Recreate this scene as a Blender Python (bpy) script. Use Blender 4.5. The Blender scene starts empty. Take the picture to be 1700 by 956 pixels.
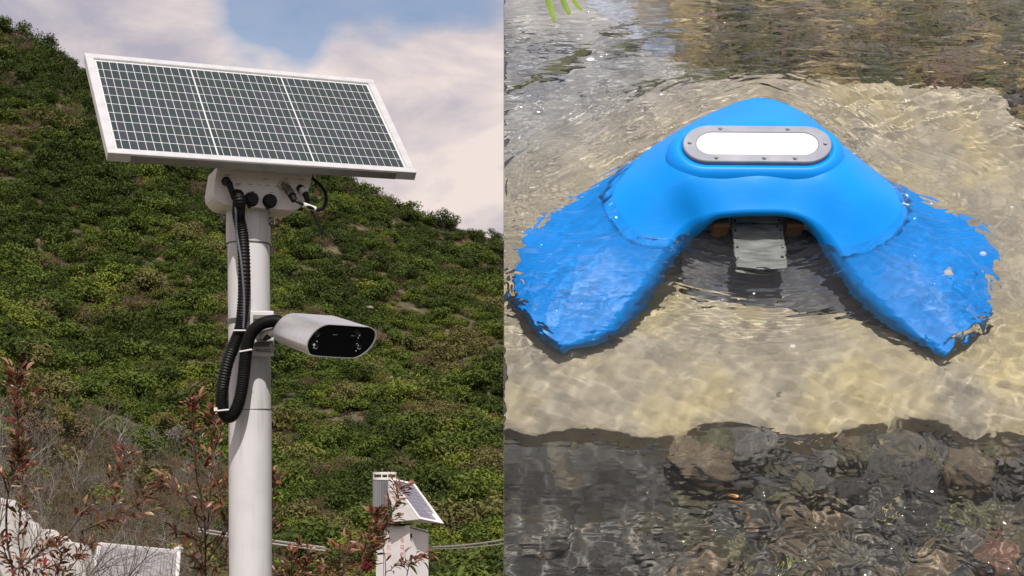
import bpy, bmesh, math, random
import numpy as np
from mathutils import Vector, Matrix
R = math.radians
scene = bpy.context.scene
col = scene.collection

# ------------------------------------------------------------------ camera
CAM = Vector((0.0, 0.0, 1.8))
F_PX, PPX, PPY = 2361.0, 837.0, 800.0
cam_data = bpy.data.cameras.new("camera")
cam_data.sensor_width = 36.0
cam_data.lens = F_PX / 1700.0 * 36.0
cam_data.shift_x = (850.0 - PPX) / 1700.0
cam_data.shift_y = (PPY - 478.0) / 1700.0
cam_data.clip_start = 0.05
cam_data.clip_end = 6000.0
cam = bpy.data.objects.new("camera", cam_data)
cam.location = CAM
cam.rotation_euler = (R(90), 0, 0)
col.objects.link(cam)
scene.camera = cam

# ------------------------------------------------------------------ sun, sky, exposure
SUN_DIR = Vector((0.10, -0.60, 0.79)).normalized()      # towards the sun
sun_el = math.asin(SUN_DIR.z)
sun_data = bpy.data.lights.new("sun", 'SUN')
sun_data.energy = 4.5
sun_data.angle = R(0.9)
sun_data.color = (1.0, 0.955, 0.89)
sun = bpy.data.objects.new("sun", sun_data)
sun.rotation_euler = SUN_DIR.to_track_quat('Z', 'Y').to_euler()
col.objects.link(sun)
sun_data.cycles.is_caustics_light = True                  # light passes through the rippled water

world = bpy.data.worlds.new("World")
scene.world = world
world.use_nodes = True
wn, wl = world.node_tree.nodes, world.node_tree.links
wn.clear()
w_out = wn.new('ShaderNodeOutputWorld')
sky = wn.new('ShaderNodeTexSky')
sky.sky_type = 'NISHITA'
sky.sun_disc = False
sky.sun_elevation = sun_el
sky.sun_rotation = math.atan2(SUN_DIR.x, SUN_DIR.y)
sky.air_density = 1.0
sky.dust_density = 1.2
bg_sky = wn.new('ShaderNodeBackground'); bg_sky.inputs['Strength'].default_value = 0.13
wl.new(sky.outputs[0], bg_sky.inputs['Color'])
bg_cloud = wn.new('ShaderNodeBackground')
tc = wn.new('ShaderNodeTexCoord')
def wnoise(scale, detail, offset, dist=0.0, sz=2.0):
    mp = wn.new('ShaderNodeMapping')
    mp.inputs['Location'].default_value = offset
    mp.inputs['Scale'].default_value = (1, 1, sz)
    wl.new(tc.outputs['Generated'], mp.inputs['Vector'])
    n = wn.new('ShaderNodeTexNoise')
    n.inputs['Scale'].default_value = scale
    n.inputs['Detail'].default_value = detail
    n.inputs['Roughness'].default_value = 0.55
    n.inputs['Distortion'].default_value = dist
    wl.new(mp.outputs[0], n.inputs['Vector'])
    return n
SKY_OFF = (0.0, 0.0, 0.0)
n_cov = wnoise(3.0, 7.0, (3.1, 0.4, 1.7), 0.25)
n_tone = wnoise(8.0, 8.0, (1.3, 2.4, 0.2), 0.35)
cr = wn.new('ShaderNodeValToRGB')
cr.color_ramp.elements[0].position = 0.39; cr.color_ramp.elements[0].color = (0.19, 0.19, 0.19, 1)
cr.color_ramp.elements[1].position = 0.50; cr.color_ramp.elements[1].color = (1, 1, 1, 1)
# CLOUD_GAPS: directions of clear sky between the clouds
def dirdot(px, py, radius_px, amount, prev):
    d = Vector(((px - PPX) / F_PX, 1.0, (PPY - py) / F_PX)).normalized()
    vm = wn.new('ShaderNodeVectorMath'); vm.operation = 'DISTANCE'
    vm.inputs[1].default_value = d
    wl.new(nrm.outputs[0], vm.inputs[0])
    mr = wn.new('ShaderNodeMapRange'); mr.interpolation_type = 'SMOOTHSTEP'
    mr.inputs['From Min'].default_value = 0.0
    mr.inputs['From Max'].default_value = radius_px / F_PX
    mr.inputs['To Min'].default_value = amount
    mr.inputs['To Max'].default_value = 0.0
    wl.new(vm.outputs['Value'], mr.inputs['Value'])
    ad = wn.new('ShaderNodeMath'); ad.operation = 'ADD'
    wl.new(prev, ad.inputs[0]); wl.new(mr.outputs[0], ad.inputs[1])
    return ad.outputs[0]
nrm = wn.new('ShaderNodeVectorMath'); nrm.operation = 'NORMALIZE'
wl.new(tc.outputs['Generated'], nrm.inputs[0])
val = n_cov.outputs['Fac']
for g in ((470, 20, 110, -0.20), (600, -10, 190, -0.22), (770, 0, 150, -0.24), (390, -20, 130, -0.17), (505, 85, 50, -0.08),
          (200, 70, 240, 0.16), (640, 200, 260, 0.17), (760, 140, 130, 0.10), (820, 300, 200, 0.12)):
    val = dirdot(*g, val)
wl.new(val, cr.inputs['Fac'])
ct = wn.new('ShaderNodeValToRGB')
ct.color_ramp.elements[0].position = 0.37; ct.color_ramp.elements[0].color = (0.47, 0.44, 0.52, 1)
ct.color_ramp.elements[1].position = 0.60; ct.color_ramp.elements[1].color = (0.88, 0.765, 0.715, 1)
wl.new(n_tone.outputs['Fac'], ct.inputs['Fac'])
wl.new(ct.outputs['Color'], bg_cloud.inputs['Color'])
bg_cloud.inputs['Strength'].default_value = 1.0
mixw = wn.new('ShaderNodeMixShader')
wl.new(cr.outputs['Color'], mixw.inputs['Fac'])
wl.new(bg_sky.outputs[0], mixw.inputs[1])
wl.new(bg_cloud.outputs[0], mixw.inputs[2])
wl.new(mixw.outputs[0], w_out.inputs['Surface'])

scene.view_settings.view_transform = 'Standard'
scene.view_settings.look = 'None'
scene.view_settings.exposure = 0.0
scene.view_settings.gamma = 1.0
scene.render.engine = 'CYCLES'
scene.cycles.use_denoising = True
scene.cycles.caustics_refractive = True
scene.cycles.caustics_reflective = False
scene.cycles.blur_glossy = 0.6
scene.cycles.max_bounces = 10
scene.cycles.transparent_max_bounces = 12
scene.cycles.sample_clamp_indirect = 4.0

# ------------------------------------------------------------------ helpers
def P(px, py, depth):
    """point seen at a pixel of the photograph, `depth` metres ahead of the camera"""
    return Vector(((px - PPX) / F_PX * depth, depth, CAM.z + (PPY - py) / F_PX * depth))

def tag(o, label=None, cat=None, group=None, kind=None):
    if label: o['label'] = label
    if cat: o['category'] = cat
    if group: o['group'] = group
    if kind: o['kind'] = kind
    return o

def empty(name, loc=(0, 0, 0), rot=(0, 0, 0)):
    o = bpy.data.objects.new(name, None)
    o.empty_display_size = 0.1
    o.location = loc; o.rotation_euler = rot
    col.objects.link(o)
    return o

def link_mesh(name, me, parent=None):
    o = bpy.data.objects.new(name, me)
    col.objects.link(o)
    if parent is not None:
        o.parent = parent
        if parent.type == 'EMPTY' or True:
            o.matrix_parent_inverse = Matrix.Identity(4)
    return o

def mesh_from(name, verts, faces, mat=None, smooth=False):
    me = bpy.data.meshes.new(name)
    me.from_pydata([tuple(v) for v in verts], [], faces)
    me.update()
    if smooth:
        me.polygons.foreach_set('use_smooth', [True] * len(me.polygons))
        me.set_sharp_from_angle(angle=R(48))
    if mat: me.materials.append(mat)
    return me

def round_sides(o, ang=40):
    """smooth sides, crisp rims"""
    o.data.polygons.foreach_set('use_smooth', [True] * len(o.data.polygons))
    o.data.set_sharp_from_angle(angle=R(ang))
    return o

def grid_mesh(name, co, mat, smooth=True, uv=False):
    """co: (rows, cols, 3) array -> quad sheet"""
    nr, nc = co.shape[:2]
    me = bpy.data.meshes.new(name)
    idx = np.arange(nr * nc).reshape(nr, nc)
    q = np.stack([idx[:-1, :-1], idx[:-1, 1:], idx[1:, 1:], idx[1:, :-1]], -1).reshape(-1, 4)
    me.vertices.add(nr * nc)
    me.vertices.foreach_set('co', co.reshape(-1).astype(np.float32))
    me.loops.add(q.size)
    me.loops.foreach_set('vertex_index', q.reshape(-1).astype(np.int32))
    me.polygons.add(len(q))
    me.polygons.foreach_set('loop_start', np.arange(0, q.size, 4, dtype=np.int32))
    me.polygons.foreach_set('loop_total', np.full(len(q), 4, dtype=np.int32))
    me.polygons.foreach_set('use_smooth', np.full(len(q), smooth))
    me.update(calc_edges=True)
    if mat: me.materials.append(mat)
    return me

def bm_obj(name, bm, mat, parent=None, smooth=False, bevel=0.0, seg=2):
    if bevel > 0:
        bmesh.ops.bevel(bm, geom=list(bm.edges), offset=bevel, segments=seg, profile=0.6, affect='EDGES', clamp_overlap=True)
    bmesh.ops.recalc_face_normals(bm, faces=bm.faces)
    me = bpy.data.meshes.new(name)
    bm.to_mesh(me); bm.free()
    if smooth:
        me.polygons.foreach_set('use_smooth', [True] * len(me.polygons))
    if mat: me.materials.append(mat)
    return link_mesh(name, me, parent)

def add_box(bm, c, s, rot=None):
    """box centred at c with sizes s"""
    r = bmesh.ops.create_cube(bm, size=1.0)
    m = Matrix.Translation(c) @ (rot.to_4x4() if rot else Matrix.Identity(4)) @ Matrix.Diagonal((s[0], s[1], s[2], 1))
    bmesh.ops.transform(bm, matrix=m, verts=r['verts'])
    return r['verts']

def add_cyl(bm, a, b, r0, r1=None, seg=24, cap=True):
    a, b = Vector(a), Vector(b)
    d = b - a
    r1 = r0 if r1 is None else r1
    m = Matrix.Translation((a + b) / 2) @ d.to_track_quat('Z', 'Y').to_matrix().to_4x4()
    bmesh.ops.create_cone(bm, cap_ends=cap, cap_tris=False, segments=seg, radius1=r0, radius2=r1, depth=d.length, matrix=m)

def spline(pts, n):
    """Catmull-Rom through pts -> n points"""
    p = [Vector(q) for q in pts]
    p = [p[0] * 2 - p[1]] + p + [p[-1] * 2 - p[-2]]
    m = len(p) - 3
    out = []
    for i in range(n):
        t = i / (n - 1) * m
        k = min(int(t), m - 1); t -= k
        a, b, c, d = p[k:k + 4]
        out.append(0.5 * ((2 * b) + (c - a) * t + (2 * a - 5 * b + 4 * c - d) * t * t + (3 * b - a - 3 * c + d) * t ** 3))
    return out

def tube_geo(pts, radii, seg=8, verts=None, faces=None):
    """sweep a circle along pts; radii one per point"""
    verts = [] if verts is None else verts
    faces = [] if faces is None else faces
    base = len(verts)
    n = len(pts)
    up = None
    for i, p in enumerate(pts):
        t = (pts[min(i + 1, n - 1)] - pts[max(i - 1, 0)])
        t = t.normalized() if t.length > 1e-9 else Vector((0, 0, 1))
        if up is None:
            up = t.orthogonal().normalized()
        else:
            up = (up - t * up.dot(t))
            up = up.normalized() if up.length > 1e-6 else t.orthogonal().normalized()
        s = t.cross(up)
        for k in range(seg):
            a = 2 * math.pi * k / seg
            verts.append(p + (up * math.cos(a) + s * math.sin(a)) * radii[i])
    for i in range(n - 1):
        for k in range(seg):
            a = base + i * seg + k; b = base + i * seg + (k + 1) % seg
            faces.append((a, b, b + seg, a + seg))
    faces.append(tuple(base + k for k in reversed(range(seg))))
    faces.append(tuple(base + (n - 1) * seg + k for k in range(seg)))
    return verts, faces

def tube(name, pts, r, mat, parent=None, n=40, seg=12, ribs=0, rib=0.0, smooth=True):
    sp = spline(pts, n)
    if ribs:
        sp = spline(pts, ribs * 4 + 1)
        rad = [r + (rib if (i % 4) in (1, 2) else -rib) for i in range(len(sp))]
    else:
        rad = [r] * n
    v, f = tube_geo(sp, rad, seg)
    return link_mesh(name, mesh_from(name, v, f, mat, smooth), parent)

# ------------------------------------------------------------------ materials
def mat(name, color, rough=0.6, metal=0.0, noise=None, bump=0.0, bump_scale=60.0, spec=0.5, coat=0.0, coord='Object'):
    """principled material with an optional noise mottling: noise = (colour2, scale, lo, hi)"""
    m = bpy.data.materials.new(name)
    m.use_nodes = True
    nt = m.node_tree
    b = nt.nodes['Principled BSDF']
    b.inputs['Base Color'].default_value = (*color, 1)
    b.inputs['Roughness'].default_value = rough
    b.inputs['Metallic'].default_value = metal
    b.inputs['Specular IOR Level'].default_value = spec
    b.inputs['Coat Weight'].default_value = coat
    t = nt.nodes.new('ShaderNodeTexCoord')
    if noise:
        c2, sc, lo, hi = noise
        n = nt.nodes.new('ShaderNodeTexNoise'); n.inputs['Scale'].default_value = sc; n.inputs['Detail'].default_value = 6
        nt.links.new(t.outputs[coord], n.inputs['Vector'])
        r = nt.nodes.new('ShaderNodeValToRGB')
        r.color_ramp.elements[0].position = lo; r.color_ramp.elements[0].color = (*color, 1)
        r.color_ramp.elements[1].position = hi; r.color_ramp.elements[1].color = (*c2, 1)
        nt.links.new(n.outputs['Fac'], r.inputs['Fac'])
        nt.links.new(r.outputs['Color'], b.inputs['Base Color'])
    if bump:
        n = nt.nodes.new('ShaderNodeTexNoise'); n.inputs['Scale'].default_value = bump_scale; n.inputs['Detail'].default_value = 4
        nt.links.new(t.outputs[coord], n.inputs['Vector'])
        bp = nt.nodes.new('ShaderNodeBump'); bp.inputs['Strength'].default_value = bump; bp.inputs['Distance'].default_value = 0.01
        nt.links.new(n.outputs['Fac'], bp.inputs['Height'])
        nt.links.new(bp.outputs['Normal'], b.inputs['Normal'])
    return m
# ================================================================== the stream (a steep sheet of water beside the mast)
SLOPE = R(52)
W_O = P(PPX, 478, 3.2)
W_U = Vector((1, 0, 0)); W_V = Vector((0, math.cos(SLOPE), math.sin(SLOPE))); W_N = Vector((0, -math.sin(SLOPE), math.cos(SLOPE)))
W_ROT = (SLOPE, 0, 0)

def wl_ray(px, py):
    return Vector(((px - PPX) / F_PX, 1.0, (PPY - py) / F_PX))

def W(px, py, h=0.0):
    """stream coordinates (across, upstream, above water) of the point h above the water line seen at a pixel"""
    r = wl_ray(px, py)
    t = ((W_O + W_N * h - CAM).dot(W_N)) / r.dot(W_N)
    q = CAM + r * t - W_O
    return Vector((q.dot(W_U), q.dot(W_V), h))

def WR(px, py, d):
    """the same for a point d below a flat water surface, with refraction"""
    s = W(px, py, 0.0)
    r = wl_ray(px, py).normalized()
    lx, ly, lz = r.dot(W_U), r.dot(W_V), r.dot(W_N)
    lx /= 1.333; ly /= 1.333
    lz = -math.sqrt(max(1e-6, 1 - lx * lx - ly * ly))
    k = d / -lz
    return Vector((s.x + lx * k, s.y + ly * k, -d))

def WA(px, py, h):
    return W(px, py, h) if h >= 0 else WR(px, py, -h)

def in_stream(o):
    o.location = W_O; o.rotation_euler = W_ROT
    return o

class Waves:
    """sum of random plane waves"""
    def __init__(self, seed, n, lam_lo, lam_hi, ang_c=0.0, ang_s=math.pi):
        r = np.random.default_rng(seed)
        lam = np.exp(r.uniform(math.log(lam_lo), math.log(lam_hi), n))
        a = ang_c + r.uniform(-ang_s, ang_s, n)
        self.k = 2 * math.pi / lam
        self.kx, self.ky = self.k * np.cos(a), self.k * np.sin(a)
        self.ph = r.uniform(0, 2 * math.pi, n)
        self.n = n
    def __call__(self, x, y, slope=True):
        z = np.zeros_like(x)
        for kx, ky, k, p in zip(self.kx, self.ky, self.k, self.ph):
            z += np.cos(kx * x + ky * y + p) / (k if slope else 1.0)
        return z * math.sqrt(2.0 / self.n)          # rms slope (or rms value) of 1

def sstep(a, b, x):
    t = np.clip((x - a) / (b - a), 0, 1)
    return t * t * (3 - 2 * t)

def poly_dist(x, y, pts):
    """distance to a polyline"""
    d = np.full(x.shape, 1e9)
    for (ax, ay), (bx, by) in zip(pts[:-1], pts[1:]):
        vx, vy = bx - ax, by - ay
        t = np.clip(((x - ax) * vx + (y - ay) * vy) / (vx * vx + vy * vy), 0, 1)
        d = np.minimum(d, np.hypot(x - ax - t * vx, y - ay - t * vy))
    return d

# ---- the float's outline in stream coordinates (outer edge, from the left tip over the bow to the right tip)
FLOAT_COLS = [
    # outer edge                 back of crown              front of crown             inner ridge
    ((856, 488, -.105), (878, 512, -.088), (903, 542, -.088), (930, 570, -.105)),
    ((866, 402, -.085), (908, 440, -.066), (953, 482, -.062), (1003, 537, -.090)),
    ((948, 330, -.050), (984, 364, -.030), (1025, 406, -.026), (1066, 462, -.050)),
    ((1045, 268, -.012), (1067, 292, .046), (1093, 328, .052), (1126, 383, .006)),
    ((1110, 226, .000), (1123, 240, .094), (1142, 283, .102), (1173, 357, .042)),
    ((1184, 186, .000), (1196, 210, .112), (1202, 274, .107), (1216, 350, .056)),
    ((1262, 162, .000), (1262, 203, .119), (1262, 277, .109), (1262, 348, .060)),
    ((1336, 188, .000), (1328, 210, .112), (1320, 275, .107), (1310, 350, .056)),
    ((1396, 238, .000), (1392, 247, .094), (1373, 287, .102), (1352, 366, .042)),
    ((1470, 293, -.010), (1451, 310, .048), (1423, 340, .054), (1388, 402, .008)),
    ((1556, 338, -.050), (1522, 372, -.028), (1482, 412, -.024), (1436, 468, -.050)),
    ((1640, 396, -.085), (1602, 440, -.064), (1556, 482, -.060), (1502, 530, -.090)),
    ((1644, 508, -.105), (1622, 530, -.088), (1598, 556, -.088), (1570, 580, -.105)),
]
outer_uv = [(WA(*c[0]).x, WA(*c[0]).y) for c in FLOAT_COLS]
bow_uv = outer_uv[2:11]
arch_c = W(1262, 400, 0)

# ---- water sheet
def m_water():
    m = bpy.data.materials.new("clear stream water"); m.use_nodes = True
    nt = m.node_tree; nt.nodes.clear()
    o = nt.nodes.new('ShaderNodeOutputMaterial')
    b = nt.nodes.new('ShaderNodeBsdfPrincipled')
    b.inputs['Base Color'].default_value = (1.0, 1.0, 0.985, 1)
    b.inputs['Transmission Weight'].default_value = 1.0
    b.inputs['Roughness'].default_value = 0.0
    b.inputs['IOR'].default_value = 1.333
    nt.links.new(b.outputs[0], o.inputs['Surface'])
    t = nt.nodes.new('ShaderNodeTexCoord')
    def att(nm):
        a = nt.nodes.new('ShaderNodeAttribute'); a.attribute_name = nm; return a.outputs['Fac']
    def math_(op, a, b_=None, c=None):
        x = nt.nodes.new('ShaderNodeMath'); x.operation = op
        for i, q in enumerate((a, b_, c)):
            if q is None: continue
            if isinstance(q, (int, float)): x.inputs[i].default_value = q
            else: nt.links.new(q, x.inputs[i])
        return x.outputs[0]
    def noise(scale, detail=2.0, rot=0.0, sq=(1, 1, 1), dist=0.0, vec=None):
        mp = nt.nodes.new('ShaderNodeMapping'); mp.inputs['Rotation'].default_value = (0, 0, rot); mp.inputs['Scale'].default_value = sq
        mp.vector_type = 'TEXTURE' if False else 'POINT'
        nt.links.new(vec or t.outputs['Object'], mp.inputs['Vector'])
        n = nt.nodes.new('ShaderNodeTexNoise'); n.inputs['Scale'].default_value = scale; n.inputs['Detail'].default_value = detail; n.inputs['Distortion'].default_value = dist
        n.inputs['Roughness'].default_value = .45
        nt.links.new(mp.outputs[0], n.inputs['Vector']); return n.outputs['Fac']
    # ripples: isotropic chop, slanting streaks, crests round the bow and arcs inside the arch
    iso = math_('MULTIPLY', noise(19, 1.7, dist=.7), att('r_iso'))
    stk = math_('MULTIPLY', noise(30, 2.0, R(-32), (.16, 1, 1), .15), att('r_streak'))
    hor = math_('MULTIPLY', noise(26, 2.5, R(4), (.32, 1, 1), .4), att('r_hor'))
    cv = nt.nodes.new('ShaderNodeCombineXYZ')
    nt.links.new(att('c_bow'), cv.inputs['Y']); nt.links.new(att('c_along'), cv.inputs['X'])
    bow_n = math_('MULTIPLY', math_('ADD', noise(20, 1.0, 0, (.10, 1, 1), .1, cv.outputs[0]), math_('MULTIPLY', noise(46, 1.5, 0, (.14, 1, 1), .1, cv.outputs[0]), .45)), att('r_bow'))
    cv2 = nt.nodes.new('ShaderNodeCombineXYZ')
    nt.links.new(att('c_arch'), cv2.inputs['Y']); nt.links.new(att('c_ang'), cv2.inputs['X'])
    arc_n = math_('MULTIPLY', noise(46, 1.5, 0, (.16, 1, 1), .1, cv2.outputs[0]), att('r_arch'))
    hsum = math_('ADD', math_('ADD', math_('ADD', iso, stk), math_('ADD', hor, bow_n)), arc_n)
    bp = nt.nodes.new('ShaderNodeBump'); bp.inputs['Strength'].default_value = 1.0; bp.inputs['Distance'].default_value = 1.0
    nt.links.new(hsum, bp.inputs['Height']); nt.links.new(bp.outputs[0], b.inputs['Normal'])
    # where only a film of water covers the float the light is not bent
    tr_ = nt.nodes.new('ShaderNodeBsdfTransparent'); gl = nt.nodes.new('ShaderNodeBsdfGlossy'); gl.inputs['Roughness'].default_value = .03; nt.links.new(bp.outputs[0], gl.inputs['Normal'])
    fr = nt.nodes.new('ShaderNodeFresnel'); fr.inputs['IOR'].default_value = 1.333; nt.links.new(bp.outputs[0], fr.inputs['Normal'])
    m1 = nt.nodes.new('ShaderNodeMixShader'); nt.links.new(fr.outputs[0], m1.inputs['Fac']); nt.links.new(tr_.outputs[0], m1.inputs[1]); nt.links.new(gl.outputs[0], m1.inputs[2])
    m2 = nt.nodes.new('ShaderNodeMixShader'); nt.links.new(att('film'), m2.inputs['Fac']); nt.links.new(b.outputs[0], m2.inputs[1]); nt.links.new(m1.outputs[0], m2.inputs[2])
    nt.links.new(m2.outputs[0], o.inputs['Surface'])
    return m
us = np.concatenate([np.linspace(0, 1.46, 520), np.linspace(1.47, 2.0, 40)])
vs = np.concatenate([np.linspace(-1.75, -0.84, 30), np.linspace(-0.83, 1.18, 620), np.linspace(1.19, 1.5, 20)])
U, V = np.meshgrid(us, vs)
bow_d = poly_dist(U, V, bow_uv)
aU, aV = U - arch_c.x, V - arch_c.y
warp = Waves(5, 14, .12, .5)(U, V) * 0.6
big = Waves(1, 24, .10, .34)(U, V) * 0.050
mid = Waves(2, 34, .035, .095)(U, V) * 0.026
fine = Waves(3, 36, .014, .030)(U, V) * 0.012
# bow wave: crests that wrap round the bow
bow_amp = np.exp(-bow_d / 0.20) * sstep(-0.10, 0.10, V)
k1 = 2 * math.pi / .045
amp_n = 0.6 + 0.6 * Waves(8, 12, .10, .4)(U, V, False)
bow = np.cos(k1 * (bow_d + warp * .06)) / k1 * 0.16 * bow_amp * amp_n
k2 = 2 * math.pi / .021
bow += np.cos(k2 * (bow_d * 1.03 + warp * .1)) / k2 * 0.13 * bow_amp * amp_n
# streaks sweeping up to the right on the left-hand side
ang = R(122)
streak = Waves(11, 30, .022, .075, ang, R(13))(U, V) * 0.085 * (1 - sstep(.36, .75, U + .25 * (V - .3))) * sstep(-.2, .15, V)
far = Waves(12, 34, .025, .10, R(98), R(22))(U, V) * 0.20 * sstep(.42, .72, V)
# ripples in and below the arch: horizontal arcs
dd = np.hypot(aU * .75, aV - 0.10)
arch_amp = np.exp(-((aU / .20) ** 2 + ((aV + .07) / .13) ** 2))
k3 = 2 * math.pi / .022
arch = np.cos(k3 * (dd + warp * .05)) / k3 * .20 * arch_amp
low = Waves(14, 40, .024, .09)(U, V) * 0.070 * sstep(.05, -.25, V)
lowleft = Waves(15, 26, .03, .07, R(75), R(16))(U, V) * 0.06 * sstep(-.25, -.45, V) * (1 - sstep(.2, .5, U))
# churned water over the arms
arm_d = poly_dist(U, V, [(W(905, 470).x, W(905, 470).y), (W(1090, 350).x, W(1090, 350).y)])
arm_d = np.minimum(arm_d, poly_dist(U, V, [(W(1440, 350).x, W(1440, 350).y), (W(1620, 470).x, W(1620, 470).y)]))
churn = (Waves(21, 34, .016, .05, R(120), R(60))(U, V)) * .15 * np.exp(-(arm_d / .12) ** 2)
H = .8 * big + .62 * mid + .30 * (bow + streak + far + arch + low + lowleft + churn) + .50 * low * np.clip(sstep(W(1262, 690).y, W(1262, 760).y, V) + .35 * sstep(.7, 1.1, U), 0, 1)
co = np.stack([U, V, H], -1)
water = link_mesh("water", grid_mesh("water", co, m_water()))
def vattr(nm, arr):
    a = water.data.attributes.new(nm, 'FLOAT', 'POINT'); a.data.foreach_set('value', np.ascontiguousarray(arr, dtype=np.float32).reshape(-1))
RIP = .010
edge_d = poly_dist(U, V, outer_uv)
inner_uv = [(WA(*c[3]).x, WA(*c[3]).y) for c in FLOAT_COLS]
edge_d = np.minimum(edge_d, poly_dist(U, V, inner_uv + [outer_uv[-1]]))
edge_d = np.minimum(edge_d, poly_dist(U, V, [outer_uv[0], inner_uv[0]]))
edge_arm = np.exp(-(edge_d / .07) ** 2) * (1 - np.exp(-((U - arch_c.x) / .28) ** 2))
lowm = sstep(W(1262, 690).y, W(1262, 760).y, V)
upm = sstep(W(1262, 150).y, W(1262, 110).y, V)
left = 1 - sstep(.35, .8, U)
vattr('r_iso', RIP * (.40 + .75 * np.exp(-(arm_d / .13) ** 2) + 2.7 * edge_arm + 1.4 * lowm * sstep(.15, .55, U) + .25 * sstep(.7, 1.1, U)))
vattr('r_streak', RIP * (.9 * left * sstep(-.30, .05, V) + .5 * left * lowm + .5 * left * edge_arm))
vattr('r_hor', RIP * (2.3 * upm * (.55 + .45 * sstep(.2, .6, U)) + .5 * lowm + .35 * edge_arm))
vattr('r_bow', RIP * (3.4 * np.exp(-bow_d / .10) + 2.0 * np.exp(-bow_d / .34) * (1 - .5 * sstep(.7, 1.1, U))) * sstep(-.22, .08, V) * (1 - .7 * upm))
vattr('c_bow', bow_d); vattr('c_along', np.arctan2(U - arch_c.x, V - arch_c.y + .30) * .5)
vattr('c_arch', dd); vattr('c_ang', np.arctan2(U - arch_c.x, -(V - arch_c.y - .10)) * .3)
vattr('r_arch', RIP * 1.7 * np.exp(-((aU / .27) ** 2 + ((aV + .10) / .17) ** 2)))
in_stream(water); tag(water, kind='structure')
water.cycles.is_caustics_caster = True

# ---- bed under the water: one uneven sheet; it is deeper above and below the sand shelf
def bed_h(x, y):
    lo = W(1262, 712).y; hi = W(1262, 118).y
    dpt = -.22 - .11 * sstep(lo + .06, lo - .12, y) - .08 * sstep(hi - .02, hi + .25, y)
    dpt = dpt + Waves(31, 20, .15, .6)(x, y) * .05 + Waves(32, 24, .05, .12)(x, y) * .05
    return dpt
def m_bed():
    m = bpy.data.materials.new("dark pebbly stream bed"); m.use_nodes = True
    nt = m.node_tree; b = nt.nodes['Principled BSDF']; b.inputs['Roughness'].default_value = .8
    t = nt.nodes.new('ShaderNodeTexCoord')
    n1 = nt.nodes.new('ShaderNodeTexNoise'); n1.inputs['Scale'].default_value = 7; n1.inputs['Detail'].default_value = 8; n1.inputs['Distortion'].default_value = .6
    n2 = nt.nodes.new('ShaderNodeTexVoronoi'); n2.inputs['Scale'].default_value = 34
    nt.links.new(t.outputs['Object'], n1.inputs['Vector']); nt.links.new(t.outputs['Object'], n2.inputs['Vector'])
    r1 = nt.nodes.new('ShaderNodeValToRGB')
    e = r1.color_ramp.elements
    e[0].position = .36; e[0].color = (.085, .080, .072, 1)
    e[1].position = .66; e[1].color = (.18, .155, .11, 1)
    x = e.new(.52); x.color = (.115, .115, .108, 1)
    nt.links.new(n1.outputs['Fac'], r1.inputs['Fac'])
    mx = nt.nodes.new('ShaderNodeMix'); mx.data_type = 'RGBA'; mx.blend_type = 'MULTIPLY'; mx.inputs['Factor'].default_value = .6
    bw = nt.nodes.new('ShaderNodeRGBToBW'); nt.links.new(n2.outputs['Color'], bw.inputs[0])
    nt.links.new(r1.outputs['Color'], mx.inputs[6]); nt.links.new(bw.outputs[0], mx.inputs[7])
    # sky reflection put into the bed colour upper left, brown algae upper right
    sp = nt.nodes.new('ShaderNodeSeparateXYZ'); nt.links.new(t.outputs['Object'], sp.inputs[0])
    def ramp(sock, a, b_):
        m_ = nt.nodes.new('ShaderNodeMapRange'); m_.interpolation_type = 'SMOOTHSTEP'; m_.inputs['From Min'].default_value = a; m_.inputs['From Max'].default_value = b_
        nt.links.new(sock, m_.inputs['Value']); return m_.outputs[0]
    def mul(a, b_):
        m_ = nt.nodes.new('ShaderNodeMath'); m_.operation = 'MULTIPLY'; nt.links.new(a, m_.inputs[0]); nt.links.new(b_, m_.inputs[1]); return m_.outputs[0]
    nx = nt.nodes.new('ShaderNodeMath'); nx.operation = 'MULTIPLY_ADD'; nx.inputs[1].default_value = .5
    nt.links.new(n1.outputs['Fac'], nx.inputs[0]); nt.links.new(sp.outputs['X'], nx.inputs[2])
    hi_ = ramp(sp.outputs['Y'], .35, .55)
    sky_tint = mul(ramp(nx.outputs[0], .80, .55), hi_); algae = mul(ramp(nx.outputs[0], .60, .85), hi_)
    def layer(prev, fac, c1, c2, lo, hi2):
        r_ = nt.nodes.new('ShaderNodeValToRGB'); r_.color_ramp.elements[0].position = lo; r_.color_ramp.elements[0].color = (*c1, 1); r_.color_ramp.elements[1].position = hi2; r_.color_ramp.elements[1].color = (*c2, 1)
        nt.links.new(n1.outputs['Fac'], r_.inputs['Fac'])
        m_ = nt.nodes.new('ShaderNodeMix'); m_.data_type = 'RGBA'; nt.links.new(fac, m_.inputs['Factor']); nt.links.new(prev, m_.inputs[6]); nt.links.new(r_.outputs['Color'], m_.inputs[7]); return m_.outputs[2]
    c_ = layer(mx.outputs[2], sky_tint, (.27, .31, .40), (.45, .47, .52), .4, .6)
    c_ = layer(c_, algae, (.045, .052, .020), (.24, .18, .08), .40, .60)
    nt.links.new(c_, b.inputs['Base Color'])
    bp = nt.nodes.new('ShaderNodeBump'); bp.inputs['Strength'].default_value = .5; bp.inputs['Distance'].default_value = .01
    nt.links.new(n2.outputs['Distance'], bp.inputs['Height']); nt.links.new(bp.outputs[0], b.inputs['Normal'])
    return m
bu = np.linspace(0.001, 2.0, 200); bv = np.linspace(-1.75, 1.5, 320)
BU, BV = np.meshgrid(bu, bv)
bed = link_mesh("stream_bed", grid_mesh("stream_bed", np.stack([BU, BV, bed_h(BU, BV)], -1), m_bed()))
in_stream(bed); tag(bed, kind='structure')
bed.cycles.is_caustics_receiver = True

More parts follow.
